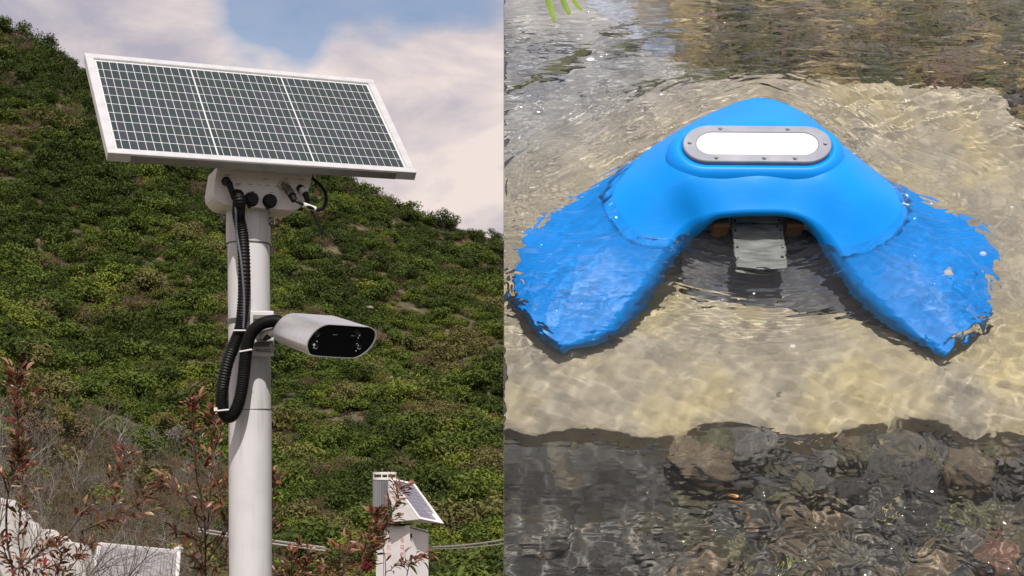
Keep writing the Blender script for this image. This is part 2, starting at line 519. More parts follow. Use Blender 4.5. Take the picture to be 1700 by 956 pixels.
# ---- pale sand shelf the float rests over
def m_sand():
    m = bpy.data.materials.new("pale silty sand and sky tint"); m.use_nodes = True
    nt = m.node_tree; b = nt.nodes['Principled BSDF']; b.inputs['Roughness'].default_value = .85
    t = nt.nodes.new('ShaderNodeTexCoord')
    n1 = nt.nodes.new('ShaderNodeTexNoise'); n1.inputs['Scale'].default_value = 5.5; n1.inputs['Detail'].default_value = 9; n1.inputs['Distortion'].default_value = .4
    n2 = nt.nodes.new('ShaderNodeTexNoise'); n2.inputs['Scale'].default_value = 26; n2.inputs['Detail'].default_value = 6
    nt.links.new(t.outputs['Object'], n1.inputs['Vector']); nt.links.new(t.outputs['Object'], n2.inputs['Vector'])
    r1 = nt.nodes.new('ShaderNodeValToRGB'); e = r1.color_ramp.elements
    e[0].position = .34; e[0].color = (.35, .32, .26, 1)
    e[1].position = .68; e[1].color = (.53, .45, .26, 1)
    x = e.new(.5); x.color = (.45, .40, .30, 1)
    nt.links.new(n1.outputs['Fac'], r1.inputs['Fac'])
    r2 = nt.nodes.new('ShaderNodeValToRGB'); r2.color_ramp.elements[0].position = .3; r2.color_ramp.elements[0].color = (.62, .62, .62, 1)
    r2.color_ramp.elements[1].position = .65; r2.color_ramp.elements[1].color = (1, 1, 1, 1)
    nt.links.new(n2.outputs['Fac'], r2.inputs['Fac'])
    mx = nt.nodes.new('ShaderNodeMix'); mx.data_type = 'RGBA'; mx.blend_type = 'MULTIPLY'; mx.inputs['Factor'].default_value = .8
    nt.links.new(r1.outputs['Color'], mx.inputs[6]); nt.links.new(r2.outputs['Color'], mx.inputs[7])
    nt.links.new(mx.outputs[2], b.inputs['Base Color'])
    # bluish grey sky reflection painted over the upper left of the shelf
    sp = nt.nodes.new('ShaderNodeSeparateXYZ'); nt.links.new(t.outputs['Object'], sp.inputs[0])
    def mth(op, a, b_):
        q = nt.nodes.new('ShaderNodeMath'); q.operation = op
        for i, z in enumerate((a, b_)):
            if isinstance(z, float): q.inputs[i].default_value = z
            else: nt.links.new(z, q.inputs[i])
        return q.outputs[0]
    f_ = mth('ADD', mth('SUBTRACT', mth('MULTIPLY', sp.outputs['Y'], 1.0), mth('MULTIPLY', sp.outputs['X'], .75)), mth('MULTIPLY', n1.outputs['Fac'], .7))
    mr = nt.nodes.new('ShaderNodeMapRange'); mr.interpolation_type = 'SMOOTHSTEP'; mr.inputs['From Min'].default_value = .58; mr.inputs['From Max'].default_value = 1.12; nt.links.new(f_, mr.inputs['Value'])
    r3 = nt.nodes.new('ShaderNodeValToRGB'); r3.color_ramp.elements[0].position = .36; r3.color_ramp.elements[0].color = (.22, .235, .27, 1); r3.color_ramp.elements[1].position = .62; r3.color_ramp.elements[1].color = (.40, .39, .39, 1)
    nt.links.new(n1.outputs['Fac'], r3.inputs['Fac'])
    m3 = nt.nodes.new('ShaderNodeMix'); m3.data_type = 'RGBA'; nt.links.new(mr.outputs[0], m3.inputs['Factor']); nt.links.new(mx.outputs[2], m3.inputs[6]); nt.links.new(r3.outputs['Color'], m3.inputs[7])
    nt.links.new(m3.outputs[2], b.inputs['Base Color'])
    bp = nt.nodes.new('ShaderNodeBump'); bp.inputs['Strength'].default_value = .3; bp.inputs['Distance'].default_value = .01
    nt.links.new(n2.outputs['Fac'], bp.inputs['Height']); nt.links.new(bp.outputs[0], b.inputs['Normal'])
    return m
SHELF_D = .165
top_px = [(837, -60), (930, -40), (1010, 20), (1080, 70), (1140, 108), (1200, 122), (1300, 118), (1430, 126), (1540, 126), (1652, 132), (1668, 165), (1690, 195), (1720, 212)]
bot_px = [(837, 712), (920, 722), (1010, 716), (1090, 724), (1160, 706), (1240, 708), (1300, 722), (1400, 716), (1480, 700), (1560, 708), (1640, 722), (1720, 722)]
tp = [WR(x, y, SHELF_D) for x, y in top_px]; bp_ = [WR(x, y, SHELF_D) for x, y in bot_px]
su = np.concatenate([np.linspace(0.001, 1.5, 260), np.linspace(1.51, 2.0, 20)])
ty = np.interp(su, [p.x for p in tp], [p.y for p in tp]) + Waves(41, 14, .04, .30)(su, su * 0) * .22
by = np.interp(su, [p.x for p in bp_], [p.y for p in bp_]) + Waves(42, 16, .04, .22)(su, su * 0) * .40
tt = np.linspace(0, 1, 150)
SU = np.repeat(su[None], 150, 0); SV = by[None] + (ty - by)[None] * tt[:, None]
SH = -SHELF_D + Waves(43, 24, .08, .4)(SU, SV) * .020 + Waves(44, 24, .03, .07)(SU, SV) * .02
edge = np.minimum(SV - by[None], ty[None] - SV)
SH = SH - .03 * (1 - sstep(0, .09, ty[None] - SV)) - .010 * (1 - sstep(0, .03, edge))
grid = np.stack([SU, SV, SH], -1)
skirt_b = grid[:1].copy(); skirt_b[..., 2] = -.36; skirt_b[..., 1] -= .03
skirt_t = grid[-1:].copy(); skirt_t[..., 2] = -.36; skirt_t[..., 1] += .03
shelf = link_mesh("sand_shelf", grid_mesh("sand_shelf", np.concatenate([skirt_b, grid, skirt_t], 0), m_sand()))
in_stream(shelf); tag(shelf, kind='structure')
shelf.cycles.is_caustics_receiver = True

# thin steel lining along the left side of the channel
bm = bmesh.new()
add_box(bm, Vector((-.0009, -.125, -.315)), (.001, 3.25, .60))
lining = bm_obj("channel_wall", bm, mat("grey channel lining", (.30, .30, .30), .7, noise=((.2, .2, .18), 9, .4, .7)))
in_stream(lining); tag(lining, kind='structure')
# the earth body that carries the channel
bm = bmesh.new()
pr = [(-1.76, -.36), (1.52, -.36), (1.52, -.7), (.2, -2.6), (-1.7, -.9)]
va = [bm.verts.new((0.004, a, b)) for a, b in pr]; vb = [bm.verts.new((2.02, a, b)) for a, b in pr]
bm.faces.new(va); bm.faces.new(vb[::-1])
for k in range(len(pr)): bm.faces.new((va[k], vb[k], vb[(k + 1) % len(pr)], va[(k + 1) % len(pr)]))
embank = bm_obj("embankment", bm, mat("earth", (.12, .10, .07), .95, noise=((.07, .075, .04), 6, .4, .6), bump=.6, bump_scale=30))
in_stream(embank); tag(embank, kind='structure')
# ================================================================== the blue float
m_blue = mat("glossy blue moulded plastic", (0.0, 0.265, 0.86), .42, noise=((0.0, 0.245, 0.80), 6, .35, .7), bump=.02, bump_scale=40, spec=.25)
nt_ = m_blue.node_tree; b_ = nt_.nodes['Principled BSDF']
t_ = nt_.nodes.new('ShaderNodeTexCoord'); mp_ = nt_.nodes.new('ShaderNodeMapping'); mp_.inputs['Scale'].default_value = (1, 6, 2); nt_.links.new(t_.outputs['Object'], mp_.inputs[0])
n_ = nt_.nodes.new('ShaderNodeTexNoise'); n_.inputs['Scale'].default_value = 14; n_.inputs['Detail'].default_value = 10; n_.inputs['Roughness'].default_value = .7; nt_.links.new(mp_.outputs[0], n_.inputs['Vector'])
r_ = nt_.nodes.new('ShaderNodeValToRGB'); r_.color_ramp.elements[0].position = .56; r_.color_ramp.elements[0].color = (0, 0, 0, 1); r_.color_ramp.elements[1].position = .80; r_.color_ramp.elements[1].color = (.5, .5, .5, 1)
nt_.links.new(n_.outputs['Fac'], r_.inputs['Fac'])
x_ = nt_.nodes.new('ShaderNodeMix'); x_.data_type = 'RGBA'; x_.inputs[7].default_value = (.03, .34, .88, 1)      # dried water marks and scuffs
nt_.links.new(r_.outputs['Color'], x_.inputs['Factor']); nt_.links.new(b_.inputs['Base Color'].links[0].from_socket, x_.inputs[6]); nt_.links.new(x_.outputs[2], b_.inputs['Base Color'])
m_steel = mat("brushed steel ring", (.22, .23, .28), .5, .25, noise=((.32, .32, .36), 18, .35, .7))
m_white_lens = mat("white translucent cover", (.92, .92, .92), .25)
m_grey_plate = mat("grey sensor plate", (.22, .24, .235), .5, noise=((.16, .175, .17), 20, .4, .7))
m_black = mat("black rubber", (.012, .012, .013), .5)
m_brown = mat("brown bracket", (.11, .062, .032), .6)

flt = in_stream(empty("float_buoy"))
tag(flt, "bright blue V-shaped float with a white oval window, half submerged in the stream", "float")

def cat_mull(ctrl, n):
    ctrl = np.asarray(ctrl, float)
    p = np.concatenate([2 * ctrl[:1] - ctrl[1:2], ctrl, 2 * ctrl[-1:] - ctrl[-2:-1]], 0)
    m = len(ctrl) - 1
    t = np.linspace(0, m, n); k = np.minimum(t.astype(int), m - 1); t = (t - k)
    t = t.reshape(-1, *([1] * (ctrl.ndim - 1)))
    a, b, c, d = p[k], p[k + 1], p[k + 2], p[k + 3]
    return .5 * (2 * b + (c - a) * t + (2 * a - 5 * b + 4 * c - d) * t ** 2 + (3 * b - a - 3 * c + d) * t ** 3)

ctrl = np.array([[tuple(WA(*p)) for p in c] for c in FLOAT_COLS])       # (13, 4, 3)
top = cat_mull(ctrl.transpose(1, 0, 2), 110).transpose(1, 0, 2)          # (13, 44, 3)
top = cat_mull(top, 361)                                                # (121, 44, 3)
nC = top.shape[0]
# outer skirt, inner lip and the hollow underside close the hull
cx = top[:, :, :].mean(1)
outv = top[:, 0] - top[:, 3]; outv[:, 2] = 0; outv /= np.linalg.norm(outv, axis=1, keepdims=True) + 1e-9
inv = top[:, -1] - top[:, -4]; inv[:, 2] = 0; inv /= np.linalg.norm(inv, axis=1, keepdims=True) + 1e-9
s1 = top[:, 0] + outv * .006 + np.array([0, 0, -.012]); s2 = top[:, 0] + outv * .004 + np.array([0, 0, -.05])
arm = np.abs(np.linspace(-1, 1, nC))                      # 0 in the middle, 1 at the tips
deep = (sstep(.22, .55, arm) * (1 - .8 * sstep(.72, 1.0, arm)))[:, None]
i1 = top[:, -1] + inv * .006 + np.array([0, 0, -.008])
i2 = top[:, -1] + inv * (.002 + .030 * deep) + np.array([0, 0, -.018]) * (1 - deep) + np.array([0, 0, -.042]) * deep
i3 = top[:, -1] - inv * (.03 * (1 - deep) - .012 * deep) + np.array([0, 0, -.022]) * (1 - deep) + np.array([0, 0, -.050]) * deep
i4 = top[:, -1] * .35 + top[:, 0] * .65; i4[:, 2] = np.minimum(i3[:, 2], i4[:, 2] - .03)
hull = np.concatenate([i4[:, None], s2[:, None], s1[:, None], top, i1[:, None], i2[:, None], i3[:, None], i4[:, None]], 1)
me = grid_mesh("hull", hull[:, ::-1], m_blue)
# close the two tips
bm = bmesh.new(); bm.from_mesh(me)
bmesh.ops.remove_doubles(bm, verts=bm.verts, dist=1e-5)
bmesh.ops.holes_fill(bm, edges=[e for e in bm.edges if e.is_boundary], sides=0)
bmesh.ops.recalc_face_normals(bm, faces=bm.faces)
for f in bm.faces: f.smooth = True
bm.to_mesh(me); bm.free()
hull_o = link_mesh("hull", me, flt)
hull_o.cycles.is_caustics_receiver = True

# window: plane through three seen corners of the ring
pl_c = W(1257, 240, .124)
pl_x = (W(1380, 241, .124) - W(1133, 239, .124)); half_w = pl_x.length / 2; pl_x.normalize()
pl_y = (W(1257, 210, .127) - W(1257, 270, .120)); half_h = pl_y.length / 2; pl_y.normalize()
pl_n = pl_x.cross(pl_y)
def stadium(hw, hh, n=20):
    pts = []
    for k in range(n + 1):
        a = -math.pi / 2 + math.pi * k / n; pts.append((hw - hh + hh * math.cos(a), hh * math.sin(a)))
    for k in range(n + 1):
        a = math.pi / 2 + math.pi * k / n; pts.append((-hw + hh + hh * math.cos(a), hh * math.sin(a)))
    return pts
def plate_pt(x, y, z): return pl_c + pl_x * x + pl_y * y + pl_n * z
def loft_rings(name, rings, material, cap=True, parent=flt, close=False):
    v, f = [], []
    n = len(rings[0][0])
    for pts, z in rings:
        v += [plate_pt(x, y, z) for x, y in pts]
    for r in range(len(rings) - 1):
        for k in range(n):
            a = r * n + k; b = r * n + (k + 1) % n
            f.append((a, b, b + n, a + n))
    if cap: f.append(tuple((len(rings) - 1) * n + k for k in range(n)))
    me = mesh_from(name, v, f, material)
    return link_mesh(name, me, parent)
collar = loft_rings("collar", [(stadium(half_w + .036, half_h + .030), -.030), (stadium(half_w + .027, half_h + .022), -.0135),
                    (stadium(half_w + .014, half_h + .012), -.0075), (stadium(half_w + .003, half_h + .003), -.005), (stadium(half_w + .002, half_h + .002), -.03)], m_blue, cap=False)
for p in collar.data.polygons: p.use_smooth = True
ring_in = (half_w - .031, half_h - .024)
ring = loft_rings("ring", [(stadium(half_w, half_h), -.03), (stadium(half_w, half_h), .002), (stadium(half_w - .002, half_h - .002), .004),
                    (stadium(ring_in[0] + .002, ring_in[1] + .002), .004), (stadium(*ring_in), .002), (stadium(*ring_in), -.03)], m_steel, cap=False)
lens = loft_rings("window", [(stadium(ring_in[0] - .0005, ring_in[1] - .0005), -.02), (stadium(ring_in[0] - .0005, ring_in[1] - .0005), .0025),
                    (stadium(ring_in[0] - .004, ring_in[1] - .004), .005), (stadium(ring_in[0] * .55, ring_in[1] * .4), .007)], m_white_lens)
m_bolt = mat("steel bolt", (.30, .30, .33), .4, .6)
for bx, by_ in ((-.55, .86), (.45, .86), (-.6, -.86), (.1, -.86), (.55, -.86), (-.93, 0), (.93, 0)):
    bm = bmesh.new()
    x = (half_w - .0155) * (1 if abs(bx) > .9 else 1) * bx / (.93 if abs(bx) > .9 else 1)
    y = 0 if abs(bx) > .9 else (half_h - .012) * (1 if by_ > 0 else -1)
    q = plate_pt(x, y, 0)
    add_cyl(bm, q + pl_n * .003, q + pl_n * .0075, .0052, .0044, 14)
    add_cyl(bm, q + pl_n * .0075, q + pl_n * .0085, .0025, .0025, 8)
    bm_obj("bolt", bm, m_bolt, ring)

# sensor board under the arch, with its rivet rows, and the brackets beside it
def board_pt(px, py, h): return WA(px, py, h)
b0, b1 = board_pt(1217, 352, .030), board_pt(1303, 352, .030)
bw = (b1 - b0).length
bc = (b0 + b1) / 2
bm = bmesh.new()
board_len = .17
add_box(bm, Vector((bc.x, bc.y - .05, bc.z - .055)), (bw, board_len, .012), Matrix.Rotation(R(20), 3, 'X'))
board = bm_obj("sensor_board", bm, m_grey_plate, flt, bevel=.002, seg=1)
board.cycles.is_caustics_receiver = True
brot = Matrix.Rotation(R(20), 3, 'X')
for sx in (-1, 1):
    for k in range(6):
        q = Vector((bc.x, bc.y - .05, bc.z - .055)) + brot @ Vector((sx * (bw / 2 - .008), .085 - k * .026, .006))
        bm = bmesh.new(); add_cyl(bm, q, q + brot @ Vector((0, 0, .0025)), .003, .0025, 8)
        bm_obj("rivet", bm, m_black, board)
for sx in (-1, 1):
    bm = bmesh.new()
    add_box(bm, Vector((bc.x + sx * (bw / 2 + .026), bc.y + .02, bc.z - .05)), (.04, .08, .06))
    bm_obj("bracket", bm, m_brown, flt, bevel=.004)
# round sensor port on the right arm
q = WA(1566, 450, -.058)
bm = bmesh.new(); add_cyl(bm, q - Vector((0, 0, .02)), q + Vector((0, 0, .004)), .026, .023, 28)
port = bm_obj("sensor_port", bm, m_steel, flt, bevel=.002); port.cycles.is_caustics_receiver = True

# dark plate added between the arms, imitating the hull's shadow on the bed
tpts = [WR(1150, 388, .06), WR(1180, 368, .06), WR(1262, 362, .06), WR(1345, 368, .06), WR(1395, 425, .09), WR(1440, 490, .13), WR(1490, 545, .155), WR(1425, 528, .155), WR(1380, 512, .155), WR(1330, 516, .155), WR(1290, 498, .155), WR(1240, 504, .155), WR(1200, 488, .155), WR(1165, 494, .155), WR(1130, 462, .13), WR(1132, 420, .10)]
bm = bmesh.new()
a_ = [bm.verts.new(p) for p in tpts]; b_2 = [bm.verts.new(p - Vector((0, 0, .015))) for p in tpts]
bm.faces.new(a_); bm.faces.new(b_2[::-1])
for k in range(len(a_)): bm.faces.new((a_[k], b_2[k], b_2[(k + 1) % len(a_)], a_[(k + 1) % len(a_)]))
shade_plate = bm_obj("hull_shadow_plate", bm, mat("hull shadow tone", (.075, .082, .10), .6, noise=((.17, .165, .15), 9, .4, .7)), flt, bevel=.004)
shade_plate.cycles.is_caustics_receiver = True

# where the float is awash only a film of water lies on it
from mathutils.kdtree import KDTree
tp_ = top.reshape(-1, 3)
kd = KDTree(len(tp_))
for i_, q_ in enumerate(tp_): kd.insert((q_[0], q_[1], 0.0), i_)
kd.balance()
film = np.zeros(U.size); uf, vf = U.reshape(-1), V.reshape(-1)
lo_, hi_ = tp_.min(0), tp_.max(0)
for i_ in np.nonzero((uf > lo_[0] - .01) & (uf < hi_[0] + .01) & (vf > lo_[1] - .01) & (vf < hi_[1] + .01))[0]:
    _, j_, d_ = kd.find((uf[i_], vf[i_], 0.0))
    if d_ < .006: film[i_] = tp_[j_, 2]
    else: film[i_] = -1
film = np.where(film == 0, -1, film)
vattr('film', sstep(-.017, -.0095, film))
# ================================================================== the mast, its solar panel, control box and camera
m_pole = mat("white powder coat", (.63, .61, .625), .5, noise=((.57, .55, .565), 14, .45, .75), bump=.03, bump_scale=120)
nt_ = m_pole.node_tree; b_ = nt_.nodes['Principled BSDF']
t_ = nt_.nodes.new('ShaderNodeTexCoord'); mp_ = nt_.nodes.new('ShaderNodeMapping'); mp_.inputs['Scale'].default_value = (1, 1, .06); nt_.links.new(t_.outputs['Object'], mp_.inputs[0])
n_ = nt_.nodes.new('ShaderNodeTexNoise'); n_.inputs['Scale'].default_value = 55; n_.inputs['Detail'].default_value = 8; nt_.links.new(mp_.outputs[0], n_.inputs['Vector'])
r_ = nt_.nodes.new('ShaderNodeValToRGB'); r_.color_ramp.elements[0].position = .54; r_.color_ramp.elements[0].color = (0, 0, 0, 1); r_.color_ramp.elements[1].position = .74; r_.color_ramp.elements[1].color = (.55, .55, .55, 1)
nt_.links.new(n_.outputs['Fac'], r_.inputs['Fac'])
x_ = nt_.nodes.new('ShaderNodeMix'); x_.data_type = 'RGBA'; x_.inputs[7].default_value = (.40, .36, .31, 1)      # rain streaks in the dust
nt_.links.new(r_.outputs['Color'], x_.inputs['Factor']); nt_.links.new(b_.inputs['Base Color'].links[0].from_socket, x_.inputs[6]); nt_.links.new(x_.outputs[2], b_.inputs['Base Color'])
m_seam = mat("dark seam", (.10, .095, .09), .7)
m_alu = mat("anodised aluminium", (.66, .65, .66), .36, .35, noise=((.58, .57, .58), 30, .4, .7))
m_alu_dark = mat("shade-toned aluminium", (.25, .24, .22), .5, .3, noise=((.20, .19, .175), 25, .4, .7))  # tone darkened to carry the shade of the frame's lower side
m_zinc = mat("zinc plated bolt", (.17, .16, .145), .35, .8)
m_hose = mat("black corrugated plastic", (.006, .006, .006), .5, spec=.25)
m_cable = mat("black cable", (.008, .008, .008), .45, spec=.3)
m_tie = mat("white cable tie", (.70, .69, .67), .5)
m_blackplug = mat("black plug", (.005, .005, .005), .55, spec=.25)
POLE_D = 3.87
ppx = F_PX / POLE_D          # px per metre at the mast

mast = empty("camera_mast", (P(417, 956, POLE_D).x, POLE_D, 0.0))
tag(mast, "tall round white steel mast carrying the solar panel and camera", "mast")
def rel(o_root, p): return Vector(p) - o_root.location
def mast_tube(name, x0, y0, x1, y1, r_px, material, parent=mast, seg=48):
    bm = bmesh.new()
    add_cyl(bm, rel(mast, P(x0, y0, POLE_D)), rel(mast, P(x1, y1, POLE_D)), r_px / ppx, seg=seg)
    o = bm_obj(name, bm, material, parent, smooth=False)
    round_sides(o)
    return o
# shaft in three joined lengths, and the top sleeve that slips over it
gb = P(418.5, 800 + 1.8 / POLE_D * F_PX - 8, POLE_D)
bm = bmesh.new(); add_cyl(bm, rel(mast, gb), rel(mast, P(415.2, 682, POLE_D)), 35.4 / ppx, seg=48)
shaft = bm_obj("shaft", bm, m_pole, mast)
round_sides(shaft)
mast_tube("shaft", 415.2, 681.2, 412.6, 404, 34.6, m_pole)
mast_tube("joint_ring", 415.3, 682.6, 415.2, 680.8, 35.0, m_seam)
sleeve = mast_tube("sleeve", 412.3, 405, 411.3, 318, 36.4, m_pole)
mast_tube("seam", 412.32, 406.2, 412.3, 404.6, 36.0, m_seam, parent=sleeve)
bm = bmesh.new()
add_cyl(bm, rel(mast, Vector((gb.x, POLE_D, 0.0))), rel(mast, Vector((gb.x, POLE_D, 0.02))), .15, seg=32)
bm_obj("base_plate", bm, m_pole, mast)
# clamp bolts on the sleeve
for sx, bx, by in ((-1, 376, 363), (1, 447.5, 368)):
    bm = bmesh.new()
    a = rel(mast, P(bx, by, POLE_D)) + Vector((sx * -.004, -.006, 0))
    add_cyl(bm, a, a + Vector((sx * .018, 0, 0)), .0045, seg=10)
    add_cyl(bm, a + Vector((sx * .004, 0, 0)), a + Vector((sx * .011, 0, 0)), .011, seg=6)
    add_box(bm, a + Vector((sx * .007, .0, .010)), (.022, .010, .004))
    add_box(bm, a + Vector((sx * .017, .0, .000)), (.003, .010, .020))
    bm_obj("clamp_bolt", bm, m_zinc, sleeve, bevel=.0006, seg=1)
# strap that holds the camera bracket, and the buckle tail to its left
bm = bmesh.new()
add_cyl(bm, rel(mast, P(413.6, 537.5, POLE_D)), rel(mast, P(413.5, 530.5, POLE_D)), 35.6 / ppx, seg=48)
st = bm_obj("strap", bm, m_zinc, mast)
bm = bmesh.new()
add_box(bm, rel(mast, P(371, 538, POLE_D)) + Vector((0, -.01, 0)), (.020, .010, .004))
bm_obj("buckle", bm, m_zinc, st)

# ---- solar panel: yaw, tilt and roll from its four corners
yaw, tilt, roll = R(22.70), R(45.31), R(2.30)
PX_ = Vector((math.cos(yaw), math.sin(yaw), 0)); PF_ = Vector((-math.sin(yaw), math.cos(yaw), 0))
PU_ = PF_ * math.cos(tilt) + Vector((0, 0, 1)) * math.sin(tilt)
pax = PX_ * math.cos(roll) + PU_ * math.sin(roll); pau = PU_ * math.cos(roll) - PX_ * math.sin(roll)
pan = pax.cross(pau)                                   # faces up towards the viewer
PW, PH = .8195, .4762
panel = empty("solar_panel")
panel.matrix_world = Matrix.Translation(Vector((-.68426, 3.85, 1.8 + .99940))) @ Matrix((pax, pau, pan)).transposed().to_4x4()
tag(panel, "large tilted solar panel in a silver frame on top of the white mast", "solar panel")
T, FW = .026, .0215
m_back = mat("white backing sheet", (.62, .62, .62), .35, coat=.3)
bm = bmesh.new(); add_box(bm, Vector((0, 0, -.009)), (PW - 2 * FW + .004, PH - 2 * FW + .004, .006)); bm_obj("backing_sheet", bm, m_back, panel)
for nm, c, s in (("frame_bar", (0, PH / 2 - FW / 2, -T / 2), (PW, FW, T)), ("frame_bar", (0, -PH / 2 + FW / 2, -T / 2), (PW, FW, T)),
                 ("frame_bar", (-PW / 2 + FW / 2, 0, -T / 2), (FW, PH - 2 * FW, T - .0006)), ("frame_bar", (PW / 2 - FW / 2, 0, -T / 2), (FW, PH - 2 * FW, T - .0006))):
    bm = bmesh.new(); add_box(bm, Vector(c), s)
    bm_obj(nm, bm, m_alu, panel, bevel=.0012, seg=1)
# lower mounting rail under the front edge
bm = bmesh.new(); add_box(bm, Vector((.005, PH / 2 - .12, -T - .0125)), (PW * .86, .03, .024)); bm_obj("mounting_rail", bm, m_alu_dark, panel, bevel=.0008, seg=1)
bm = bmesh.new(); add_box(bm, Vector((0, -PH / 2 - .0007, -T / 2 - .002)), (PW * .86, .0015, T * .80)); bm_obj("shaded_edge_rail", bm, m_alu_dark, panel)  # strip on the frame's lower side; its down-facing shade is put into the colour
def m_cell():
    m = bpy.data.materials.new("silicon cell under glass"); m.use_nodes = True
    nt = m.node_tree; b = nt.nodes['Principled BSDF']
    oi = nt.nodes.new('ShaderNodeObjectInfo'); r = nt.nodes.new('ShaderNodeValToRGB'); e = r.color_ramp.elements
    e[0].color = (.015, .028, .029, 1); e[1].color = (.030, .033, .046, 1); x = e.new(.5); x.color = (.020, .034, .033, 1)
    nt.links.new(oi.outputs['Random'], r.inputs['Fac']); nt.links.new(r.outputs['Color'], b.inputs['Base Color'])
    b.inputs['Roughness'].default_value = .3; b.inputs['Coat Weight'].default_value = .18; b.inputs['Coat Roughness'].default_value = .08
    return m
mc = m_cell()
gx0, gx1 = -PW / 2 + FW + .006, PW / 2 - FW - .006
gy0, gy1 = -PH / 2 + FW + .007, PH / 2 - FW - .008
third = (gx1 - gx0 - 2 * .0042) / 3
gap = .0018
full = (third - 12 * gap) / 12.3
half = (third - 12 * gap - 11 * full) / 2
rows = 10
ch = (gy1 - gy0 - (rows - 1) * .0037) / rows
def cell_mesh(nm, w, h):
    bm = bmesh.new(); add_box(bm, Vector((0, 0, 0)), (w, h, .0010)); me = bpy.data.meshes.new(nm); bm.to_mesh(me); bm.free(); me.materials.append(mc); return me
cm_full, cm_half = cell_mesh("cell", full, ch), cell_mesh("half_cell", half, ch)
count = 0; rest = bmesh.new()
for r_ in range(rows):                                   # lowest row first: it shows largest
    y = gy0 + ch / 2 + r_ * (ch + .0037)
    for t_ in range(3):
        x = gx0 + t_ * (third + .0042)
        for c_ in range(13):
            w = half if c_ in (0, 12) else full
            ctr = Vector((x + w / 2, y, -.0056)); x += w + gap
            if count < 300:
                o = link_mesh("cell", cm_half if w == half else cm_full, panel); o.location = ctr; count += 1
            else:
                add_box(rest, ctr, (w, ch, .0010))
ro = bm_obj("cells", rest, mc, panel); ro['kind'] = 'stuff'

# ---- control box under the panel
bn = Vector((math.sin(yaw), -math.cos(yaw), 0))          # its front faces right of the viewer
b_org = P(437, 315, 3.80)
def BX(px, py, off=0.0):
    r = wl_ray(px, py); t = (b_org - CAM).dot(bn) / r.dot(bn)
    return CAM + r * t + bn * off
box_c = BX(437, 315)
box = empty("control_box", box_c)
tag(box, "pale grey control box with plugs and sockets fixed under the solar panel", "control box")
m_box = mat("light grey painted box", (.80, .765, .765), .5, noise=((.73, .70, .70), 20, .4, .7))
outline = [(360.5, 276.5), (360, 282.6), (355.2, 312), (355, 318), (357, 325), (362, 332), (369, 337.5), (375, 340.2), (388, 341.3), (455, 346.2), (484, 348.6), (491, 348.3),
           (498, 345), (503.5, 337), (508, 327), (513.5, 312), (517.4, 293.5), (518, 287)]
bm = bmesh.new()
fv = [bm.verts.new(BX(x, y) - box_c) for x, y in outline]
bv_ = [bm.verts.new(BX(x, y) - box_c - bn * .125) for x, y in outline]
ff = bm.faces.new(fv[::-1]); bm.faces.new(bv_)
for k in range(len(fv)):
    bm.faces.new((fv[k], fv[(k + 1) % len(fv)], bv_[(k + 1) % len(fv)], bv_[k]))
bm_obj("housing", bm, m_box, box, bevel=.0016, seg=2)
bm = bmesh.new()
q0, q1 = BX(362, 281.8, .002), BX(517.5, 292.6, .002)
add_box(bm, (q0 + q1) / 2 - box_c, ((q1 - q0).length, .004, .004), Matrix((((q1 - q0).normalized()), bn * -1, ((q1 - q0).normalized()).cross(bn * -1))).transposed())
bm_obj("lip", bm, m_pole, box)
bm = bmesh.new()
add_box(bm, BX(437, 268) - bn * .075 - box_c, (.12, .06, .13), Matrix.Rotation(yaw, 3, 'Z'))
bm_obj("tilt_bracket", bm, m_alu_dark, box)
def plug(name, stages, material, parent=box, seg=20):
    bm = bmesh.new()
    for a, b, r0, r1 in stages:
        add_cyl(bm, a - box_c, b - box_c, r0, r1, seg)
    o = bm_obj(name, bm, material, parent, smooth=False)
    round_sides(o)
    return o
u_ = 1 / 625.0                                            # metres per photo px at the box
down = (BX(437, 330) - BX(437, 315)).normalized()
# two capped sockets, each with a keeper loop
for cx_, cy_2 in ((416.8, 331.2), (447.2, 334.2)):
    c = BX(cx_, cy_2)
    o = plug("socket_cap", [(c, c + bn * .020, 11.2 * u_, 10.6 * u_), (c + bn * .020, c + bn * .023, 10.6 * u_, 9 * u_)], m_blackplug, seg=8)
    lp = [BX(cx_ - 7, cy_2 + 9, .012) - box_c, BX(cx_ - 6.4, cy_2 + 14, .013) - box_c, BX(cx_ - 3.4, cy_2 + 14.6, .013) - box_c, BX(cx_ - 2, cy_2 + 10, .012) - box_c]
    tube("keeper_loop", lp, 1.4 * u_, m_blackplug, o, n=12, seg=6)
    c = BX(cx_, cy_2); plug("socket_flange", [(c, c + bn * .004, 12 * u_, 12 * u_)], m_blackplug, o, 24)
# left black plug with its cable
a = BX(374.5, 301.5); k1_ = BX(377, 309, .030); k2_ = BX(381.5, 326, .034); k3_ = BX(383.5, 335, .034)
plug("plug", [(a, a + bn * .012, 7.0 * u_, 7.0 * u_), (a + bn * .008, k1_, 6.2 * u_, 5.6 * u_), (k1_, k2_, 5.4 * u_, 4.6 * u_), (k2_, k3_, 4.2 * u_, 3.0 * u_)], m_blackplug)
tube("cable", [p - box_c for p in (BX(383.2, 333, .034), BX(386, 352, .040), P(393, 385, 3.752), P(400, 430, 3.748), P(404.5, 480, 3.748), P(405.5, 515, 3.748), P(404, 545, 3.75))], 1.9 * u_, mat("grey cable", (.10, .11, .14), .4), box, n=40, seg=8)
